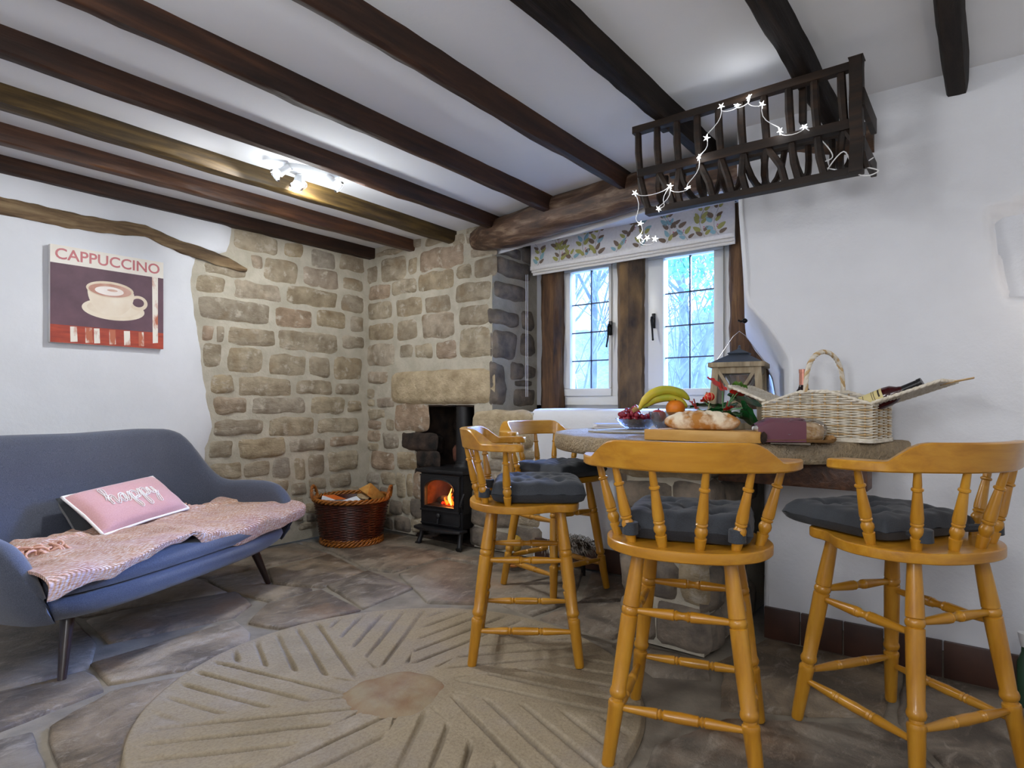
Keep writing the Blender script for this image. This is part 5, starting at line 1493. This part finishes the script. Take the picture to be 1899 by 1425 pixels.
# ---- magazines
for i, (lb_, mt_, dz, da, w) in enumerate((('grey covered magazine at the bottom of the little stack by the window', 'magazine_red', 0, .1, .21), ('pale magazine in the middle of the stack by the window', 'paper_white', .009, -.05, .205), ('grey magazine on top of the stack by the window', 'magazine_grey', .018, .18, .20))):
    mz = thing('magazine', lb_, 'magazine', (3.17, 1.73, TZ + .001 + dz), .5 + da, 'stacked magazines')
    G().box((0, 0, .0042), (w * .74, w, .0078)).build('pages', 'paper_white', mz, bevel=.001)
    G().box((.001, 0, .0084), (w * .75, w * 1.005, .0008)).build('cover', mt_, mz)
bpy.data.objects['magazine']['label'] = 'red backed magazine at the bottom of the little stack by the window'

# ---- fruit bowl
fb = thing('fruit_bowl', 'clear glass bowl holding the orange, apples and bananas', 'bowl', (2.80, 1.205, TZ))
G().lathe([(0, .004), (.05, .0), (.055, .004), (.09, .05), (.108, .105), (.105, .105), (.086, .052), (.05, .01), (0, .01)], 40).build('bowl', 'crystal', fb, smooth=60)
def fruit(name, label, cat, loc, r, mat, squash=.94, group=None):
    o = thing(name, label, cat, loc)
    G().ball((0, 0, 0), (r, r, r * squash), 20, 14, fn=lambda p: 1 - .10 * math.exp(-((1 - abs(p.z)) / .06))).build('flesh', mat, o, smooth=180)
    G().tube([(0, 0, r * squash * .86), (.002, 0, r * squash * 1.02)], [.004, .003], 6).build('stem', 'ink_dark', o)
    return o
fruit('orange', 'bright orange in front of the bananas', 'orange', (2.755, 1.165, TZ + .122), .045, 'orange_peel')
fruit('apple', 'red apple showing at the left of the orange', 'apple', (2.765, 1.255, TZ + .085), .036, 'apple_skin')
fruit('apple', 'red apple low in the glass bowl, under the orange', 'apple', (2.77, 1.19, TZ + .052), .034, 'apple_skin')
fruit('apple', 'red apple at the back of the glass bowl', 'apple', (2.86, 1.20, TZ + .07), .036, 'apple_skin')
def banana(label, pts, r):
    o = thing('banana', label, 'banana', pts[0], 0, 'bunch of bananas')
    P_ = [Vector(p) - Vector(pts[0]) for p in pts]; c = []
    for i in range(len(P_) - 1):
        p0, p1, p2, p3 = P_[max(0, i - 1)], P_[i], P_[i + 1], P_[min(len(P_) - 1, i + 2)]
        for j in range(6):
            t = j / 6; c.append(.5 * (2 * p1 + (p2 - p0) * t + (2 * p0 - 5 * p1 + 4 * p2 - p3) * t * t + (3 * p1 - p0 - 3 * p2 + p3) * t ** 3))
    c.append(P_[-1]); n = len(c)
    G().tube(c, [r * interp([(0, .42), (.10, .45), (.24, .92), (.5, 1.05), (.8, .92), (.95, .5), (1, .25)], i / (n - 1)) for i in range(n)], 7).build('peel', 'banana_skin', o, smooth=60)
    G().tube([c[-1], c[-1] + (c[-1] - c[-2]) * .6], r * .24, 7).build('tip', 'ink_dark', o)
    return o
RXv = Vector((.6146, -.7888, 0)); B0 = Vector((2.75, 1.20, TZ))
def bp3(r_, z, dep=0): q = B0 + RXv * r_ + Vector((.79, .61, 0)) * dep; return (q.x, q.y, TZ + z)
banana('green tipped banana arching over the top of the fruit', [bp3(-.135, .125), bp3(-.115, .155), bp3(-.07, .195), bp3(-.005, .21), bp3(.06, .195), bp3(.10, .165)], .0225)
banana('yellow banana lower in the bunch, just above the orange', [bp3(-.135, .118, .02), bp3(-.10, .143, .02), bp3(-.05, .168, .015), bp3(.01, .175, .01), bp3(.06, .155, .005), bp3(.09, .128, .0)], .021)
bcr = thing('banana_stalk', 'brown cut stalk joining the two bananas', 'stalk', bp3(-.145, .117, .01))
G().tube([(0, 0, .006), tuple(RXv * -.022 + Vector((0, 0, -.008)))], [.013, .010], 8).build('stalk', 'kraft', bcr)

# ---- anthurium
an = thing('anthurium_plant', 'potted anthurium with red flowers and glossy dark green leaves before the lantern', 'plant', (2.80, .955, TZ))
G().lathe([(0, 0), (.042, 0), (.055, .085), (.059, .085), (.059, .097), (.052, .097), (.05, .085), (0, .085)], 24).build('pot', 'terracotta', an, smooth=40)
def heart(L, wd, mtx, name, mat, cup=.2):
    def f(u, v):
        t = u; s = v * 2 - 1
        w = wd * (math.sin(min(1, (t + .02) * 1.02) ** .62 * PI)) ** .75
        x = L * (t - .12 * (1 - t) * abs(s) ** 1.2 * (1 if t < .5 else 0) * 2)
        return tuple(mtx @ Vector((x, s * w, -cup * L * (t ** 2) + .18 * wd * s * s - .0 + .004 * math.sin(t * 20) * abs(s))))
    g = G().grid(f, 16, 9)
    def f2(u, v):
        p = Vector(f(u, v)); return tuple(p + (mtx.to_3x3() @ Vector((0, 0, -.0012))))
    g.grid(f2, 16, 9)
    return g.build(name, mat, an, smooth=180)
def ori(pos, az, el, roll=0):
    return Matrix.Translation(pos) @ Matrix.Rotation(az, 4, 'Z') @ Matrix.Rotation(-el, 4, 'Y') @ Matrix.Rotation(roll, 4, 'X')
RA = math.atan2(-.7888, .6146)        # azimuth that points to the right as seen from the room
def rv(r_, dep, z): q = RXv * r_ + Vector((.79, .61, 0)) * dep; return (q.x, q.y, z)
leaves = [((.05, -.03, .165), RA + .12, -.10, .165, .046, .5), ((.065, -.07, .125), RA - .35, -.85, .13, .060, -.3), ((-.05, -.05, .10), RA + PI + .1, .05, .14, .040, .5), ((-.02, .03, .13), RA + PI - .6, .2, .12, .045, .2), ((-.03, -.08, .110), RA + PI + .7, -.1, .11, .044, -.3), ((.03, .05, .13), RA + .9, .3, .12, .046, 0), ((.0, -.09, .1), RA - 1.5, .1, .10, .044, 0), ((.07, -.05, .09), RA + .05, -.5, .12, .05, -.2)]
for (r_, dp, z), az, el, L, w, roll in leaves:
    p = rv(r_, dp, z); heart(L, w, ori(p, az, el, roll), 'leaf', 'leaf_green', .25)
    G().tube([(0, 0, .085), (p[0] * .5, p[1] * .5, z * .8 + .02), p], .0028, 6).build('leaf_stalk', 'stem_green', an)
flw = [((-.012, -.03, .212), RA + PI - .25, .75, .085, .028, 'spathe_red'), ((.055, -.06, .205), RA + PI + 1.3, .55, .070, .040, 'spathe_green'), ((.035, -.04, .188), RA - .3, .12, .075, .034, 'spathe_red'), ((-.105, -.06, .155), RA - .5, .7, .050, .022, 'spathe_red'), ((-.14, -.06, .125), RA + PI, .9, .045, .018, 'spathe_red'), ((-.02, -.09, .115), RA, .5, .04, .02, 'spathe_red')]
for (r_, dp, z), az, el, L, w, mt_ in flw:
    p = rv(r_, dp, z); heart(L, w, ori(p, az, el, -.5), 'flower', mt_, .1)
    G().tube([(0, 0, .085), (p[0] * .35, p[1] * .35, z * .7), p], .0026, 6).build('flower_stalk', 'stem_green', an)
    q = Vector(p); G().tube([q, q + Vector((0, 0, .034)) + (ori((0, 0, 0), az, .6) @ Vector((.014, 0, 0)))], [.004, .0026], 7).build('spadix', 'spadix', an)
bud = thing('striped_bauble', 'small red and cream striped round seed head among the anthurium stems', 'decoration', tuple(Vector((2.80, .955, TZ)) + Vector(rv(-.085, -.075, .175))))
g = G().ball((0, 0, 0), (.024, .024, .020), 20, 12); g.build('ball', 'spathe_red', bud, smooth=180)
g = G()
for k in range(8): 
    a = k * PI / 4; g.tube([(.0243 * math.cos(ph) * math.cos(a), .0243 * math.cos(ph) * math.sin(a), .0203 * math.sin(ph)) for ph in [lerp(-1.3, 1.3, i / 9) for i in range(10)]], .0011, 4)
g.tube([(0, 0, -.02), (.01, .01, -.05), (.04, .035, -.085)], .0018, 5)
g.build('stripe', 'paper_cream', bud)

# ---- wooden lantern
ln = thing('wooden_lantern', 'weathered wooden lantern with a grey metal roof on the table by the window', 'lantern', (3.13, .985, TZ), math.radians(10))
LW, LB, LH = .098, .118, .325
for sx in (-1, 1):
    for sy in (-1, 1):
        G().add([(sx * LB + a * .016, sy * LB + b * .016, 0) for a, b in ((-1, -1), (1, -1), (1, 1), (-1, 1))] + [(sx * LW + a * .016, sy * LW + b * .016, LH) for a, b in ((-1, -1), (1, -1), (1, 1), (-1, 1))], [(3, 2, 1, 0), (4, 5, 6, 7), (0, 1, 5, 4), (1, 2, 6, 5), (2, 3, 7, 6), (3, 0, 4, 7)]).build('corner_post', 'lantern_wood', ln, bevel=.002)
for ax in range(4):
    R = Matrix.Rotation(ax * PI / 2, 4, 'Z')
    G().box((LW + .002, 0, LH - .016), (.018, 2 * LW - .03, .032), None, R).build('top_rail', 'lantern_wood', ln, bevel=.002)
    G().box((LB - .002, 0, .03), (.018, 2 * LB - .03, .04), None, R).build('bottom_rail', 'lantern_wood', ln, bevel=.002)
    for s in (-1, 1):
        G().box(((LW + LB) / 2, 0, .17), (.010, .016, .345), (s * math.atan2(2 * LW - .03, .27), 0, 0), R).build('cross_brace', 'lantern_wood', ln, bevel=.001)
    G().add([tuple(R @ Vector(p)) for p in ((LB - .012, -LB + .01, .03), (LB - .012, LB - .01, .03), (LW - .012, LW - .01, LH - .02), (LW - .012, -LW + .01, LH - .02))], [(0, 1, 2, 3)]).build('pane', 'pane_glass', ln, smooth=0)
G().box((0, 0, .012), (2 * LB, 2 * LB, .014)).build('base_board', 'lantern_wood', ln)
G().box((0, 0, LH + .011), (.262, .262, .024)).build('eaves', 'lantern_wood', ln, bevel=.003)
def rf(r0, z0, r1, z1): return ([(-r0, -r0, z0), (r0, -r0, z0), (r0, r0, z0), (-r0, r0, z0), (-r1, -r1, z1), (r1, -r1, z1), (r1, r1, z1), (-r1, r1, z1)], [(3, 2, 1, 0), (4, 5, 6, 7), (0, 1, 5, 4), (1, 2, 6, 5), (2, 3, 7, 6), (3, 0, 4, 7)])
G().add(*rf(.120, LH + .023, .036, LH + .070)).build('roof', 'zinc', ln, smooth=0)
G().add(*rf(.052, LH + .072, .008, LH + .094)).add(*rf(.045, LH + .066, .052, LH + .0725)).build('roof_cap', 'zinc', ln, smooth=0)
G().lathe([(0, 0), (.008, .0), (.009, .006), (.005, .010), (.007, .016), (0, .022)], 12, Matrix.Translation((0, 0, LH + .094))).build('finial', 'zinc', ln)
g = G().tube([(0, -.128, LH + .015), (0, -.09, LH + .07), (.0, -.03, LH + .16), (0, 0, LH + .185), (0, .03, LH + .16), (0, .09, LH + .07), (0, .128, LH + .015)], .0016, 6); g.build('bail_handle', 'chrome', ln)
cn = thing('pillar_candle', 'cream pillar candle inside the wooden lantern', 'candle', (3.13, .985, TZ + .019))
G().lathe([(0, 0), (.035, 0), (.035, .10), (.03, .103), (0, .10)], 20).build('wax', 'paper_white', cn); G().tube([(0, 0, .10), (0, 0, .112)], .0015, 5).build('wick', 'ink_dark', cn)

# ================================================================== ON THE FLOOR UNDER THE TABLE
bs = thing('bristle_ornament', 'low straw bristled animal ornament with dark legs on the floor under the window', 'ornament', (3.15, 2.02, .005), math.radians(-52))
G().ball((0, 0, .16), (.14, .06, .06), 18, 12).build('body', 'bark', bs, smooth=180)
for x in (-.09, .09):
    for y in (-.035, .035): G().tube([(x, y, .12), (x * 1.05, y, 0)], [.011, .009], 7).build('leg', 'black_metal', bs)
g = G(); rr = random.Random(8)
for k in range(700):
    u = rr.uniform(-1, 1); a = rr.uniform(-.3, PI + .3); r = math.sqrt(max(0, 1 - u * u))
    p = Vector((.14 * u, .06 * r * math.cos(a), .16 + .06 * r * math.sin(a))); n_ = Vector((.5 * u, r * math.cos(a), r * math.sin(a) * .8)).normalized()
    L = rr.uniform(.03, .055); q = p + n_ * L * .6 + Vector((.012, 0, -.004)); e = p + n_ * L * .8 + Vector((.02, 0, -L * .75))
    w = Vector((-n_.y, n_.x, 0)) * .0018 + Vector((.0012, 0, 0))
    g.add([p - w, p + w, q + w, q - w, e], [(0, 1, 2, 3), (3, 2, 4)])
tag(g.build('bristles', 'straw_bristle', bs, smooth=0), kind='stuff')
G().ball((-.165, 0, .185), (.04, .032, .036), 12, 9).build('head', 'bark', bs, smooth=180)
G().tube([(-.19, 0, .18), (-.225, 0, .165)], [.018, .008], 8).build('snout', 'straw_bristle', bs)
G().tube([(.13, .0, .19), (.16, .01, .20), (.175, .02, .185), (.16, .02, .17), (.145, .01, .18)], .004, 6).build('tail_loop', 'black_metal', bs)
sh = thing('seed_head', 'yellow knobbly dried seed head on a curled brown stand beside the straw ornament', 'ornament', (3.03, 2.33, .004))
G().ball((0, 0, .165), (.038, .038, .052), 22, 16, fn=lambda p: 1 + .10 * math.sin(p.x * 16) * math.sin(p.y * 16) * math.sin(p.z * 14 + 1)).build('head', 'yellow_seed', sh, smooth=180)
G().tube([(.045 * math.cos(t * 1.0) * (1 - t / 26), .045 * math.sin(t) * (1 - t / 26), .012 + t * .0058) for t in [i * .45 for i in range(44)]], .010, 6).build('curled_stand', 'wicker_brown', sh)
gbt = thing('floor_bottle', 'slim green glass bottle with a pale top standing on the floor at the wall', 'bottle', (2.745, -.105, .005))
G().lathe([(0, 0), (.022, 0), (.024, .01), (.024, .15), (.012, .185), (.011, .215)], 18).build('glass', 'green_bottle', gbt, smooth=50)
G().lathe([(.013, .205), (.02, .24), (.021, .252), (0, .252)], 16).build('stopper', 'white_enamel', gbt, smooth=50)

# ================================================================== OUTSIDE
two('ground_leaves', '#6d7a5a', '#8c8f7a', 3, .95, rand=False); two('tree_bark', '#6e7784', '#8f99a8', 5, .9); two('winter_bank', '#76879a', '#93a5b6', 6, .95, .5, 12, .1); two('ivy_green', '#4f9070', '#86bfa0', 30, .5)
g = G().grid(lambda u, v: (lerp(4.05, 26, u), lerp(-16, 22, v), -.35 + 3.0 * max(0, (u - .12)) ** 1.1 + .15 * nz(u * 20, v * 30, 1)), 40, 50)
tag(g.build('ground', 'ground_leaves', smooth=180), kind='structure')
rr = random.Random(21)
def branch(g, p, d, L, r, depth, top=7):
    pts = [p]; q = Vector(p); dd = Vector(d)
    for i in range(4):
        dd = (dd + Vector((rr.uniform(-.22, .22), rr.uniform(-.22, .22), rr.uniform(-.05, .15)))).normalized(); q = q + dd * (L / 4); pts.append(q.copy())
    g.tube(pts, [r * (1 - .17 * i) for i in range(5)], 5 if depth < 2 else 3, caps=False)
    if depth >= 3: return
    for k in range(4 if depth else top):
        t = rr.uniform(.35, 1); i = min(3, int(t * 4)); b = pts[i].lerp(pts[i + 1], t * 4 - i) if i < 4 else pts[-1]
        a = rr.uniform(0, 2 * PI); nd = (dd * .55 + Vector((math.cos(a), math.sin(a), rr.uniform(-.1, .7))) * .7).normalized()
        branch(g, b, nd, L * rr.uniform(.42, .6), r * .38, depth + 1)
TL = [('slim bare tree seen through the left casement beside its leading', 7.2, 4.9, 5.6, .06), ('pair of bare trunks rising behind the left casement', 8.3, 4.95, 6.5, .075), ('pale bare tree further off at the left casement edge', 11.5, 7.9, 7.5, .12),
      ('bare tree straight behind the stone mullion', 9.0, 4.4, 6.4, .07), ('thin bare sapling behind the right casement', 7.5, 3.0, 5.2, .045), ('distant bare tree behind the right casement', 12.5, 5.0, 8, .11), ('twiggy bare tree at the right edge of the right casement', 8.6, 2.75, 6, .06), ('far bare tree low behind the left casement', 14, 8.6, 8, .12)]
for lb_, x, y, h, r in TL:
    t = thing('bare_tree', lb_, 'tree', (x, y, -.35 + 3.0 * max(0, (x - 4.05) / 21.95 - .12) ** 1.1 - .05), 0, 'bare trees outside')
    g = G(); branch(g, Vector((0, 0, 0)), (rr.uniform(-.05, .05), rr.uniform(-.05, .05), 1), h, r, 0); g.build('trunk', 'tree_bark', t, smooth=80)
g = G()
for k in range(16):
    x = rr.uniform(6.2, 10.5); lo, hi = (.58 * x, .68 * x) if k < 7 else (.33 * x, .47 * x)
    branch(g, Vector((x, rr.uniform(lo, hi), -.35 + 3.0 * max(0, (x - 4.05) / 21.95 - .12) ** 1.1 - .05)), (rr.uniform(-.25, .25), rr.uniform(-.3, .3), 1), rr.uniform(3.2, 5), rr.uniform(.014, .03), 0, 10)
tag(g.build('undergrowth', 'tree_bark', None, smooth=80), 'tangle of thin bare twigs and saplings outside both casements', 'undergrowth', kind='stuff')
# drooping evergreen sprays hanging across the right casement
iv = thing('hanging_ivy', 'green ivy and twigs trailing down outside the right casement', 'ivy', (5.3, 2.15, 2.2))
gt, gv = G(), G()
for k in range(60):
    x, y = rr.uniform(-.5, .7), rr.uniform(-.85, .55); L = rr.uniform(.15, .62) * (1.25 if y < 0 else .6); p = Vector((x, y, .38)); pts = [p.copy()]
    for i in range(9):
        p = p + Vector((rr.uniform(-.03, .03), rr.uniform(-.05, .05), -L / 9 - .01)); pts.append(p.copy())
        for q in range(4):
            if rr.random() < .8:
                a = rr.uniform(0, 2 * PI); s = rr.uniform(.022, .05); c = p + Vector((rr.uniform(-.05, .05), rr.uniform(-.06, .06), rr.uniform(-.05, .05)))
                R = Matrix.Translation(c) @ Matrix.Rotation(rr.uniform(0, 6), 4, 'Z') @ Matrix.Rotation(rr.uniform(-1.2, 1.2), 4, 'Y') @ Matrix.Rotation(a, 4, 'X')
                gv.add([(0, 0, 0), (s * .8, s * .6, 0), (s * 1.6, 0, .006), (s * .8, -s * .6, 0)], [(0, 1, 2, 3)], R)
    gt.tube(pts, .004, 3, caps=False)
gt.tube([(-.2, -1.6, .38), (0, -.5, .42), (.1, .6, .38), (.2, 2.0, .5)], .03, 6)
gt.build('stem', 'tree_bark', iv, smooth=80); tag(gv.build('foliage', 'ivy_green', iv, smooth=0), kind='stuff')
# misty wooded bank behind
g = G().grid(lambda u, v: (lerp(19, 24, v) + 1.2 * nz(u * 14, v * 3, 4), lerp(-12, 30, u), lerp(1.0, 4.6 + 1.3 * nz(u * 9, 2, 2) + .5 * nz(u * 40, 2, 5), v)), 120, 16)
tag(g.build('wooded_bank', 'winter_bank', smooth=60), 'misty wooded bank beyond the bare trees', 'hedge')
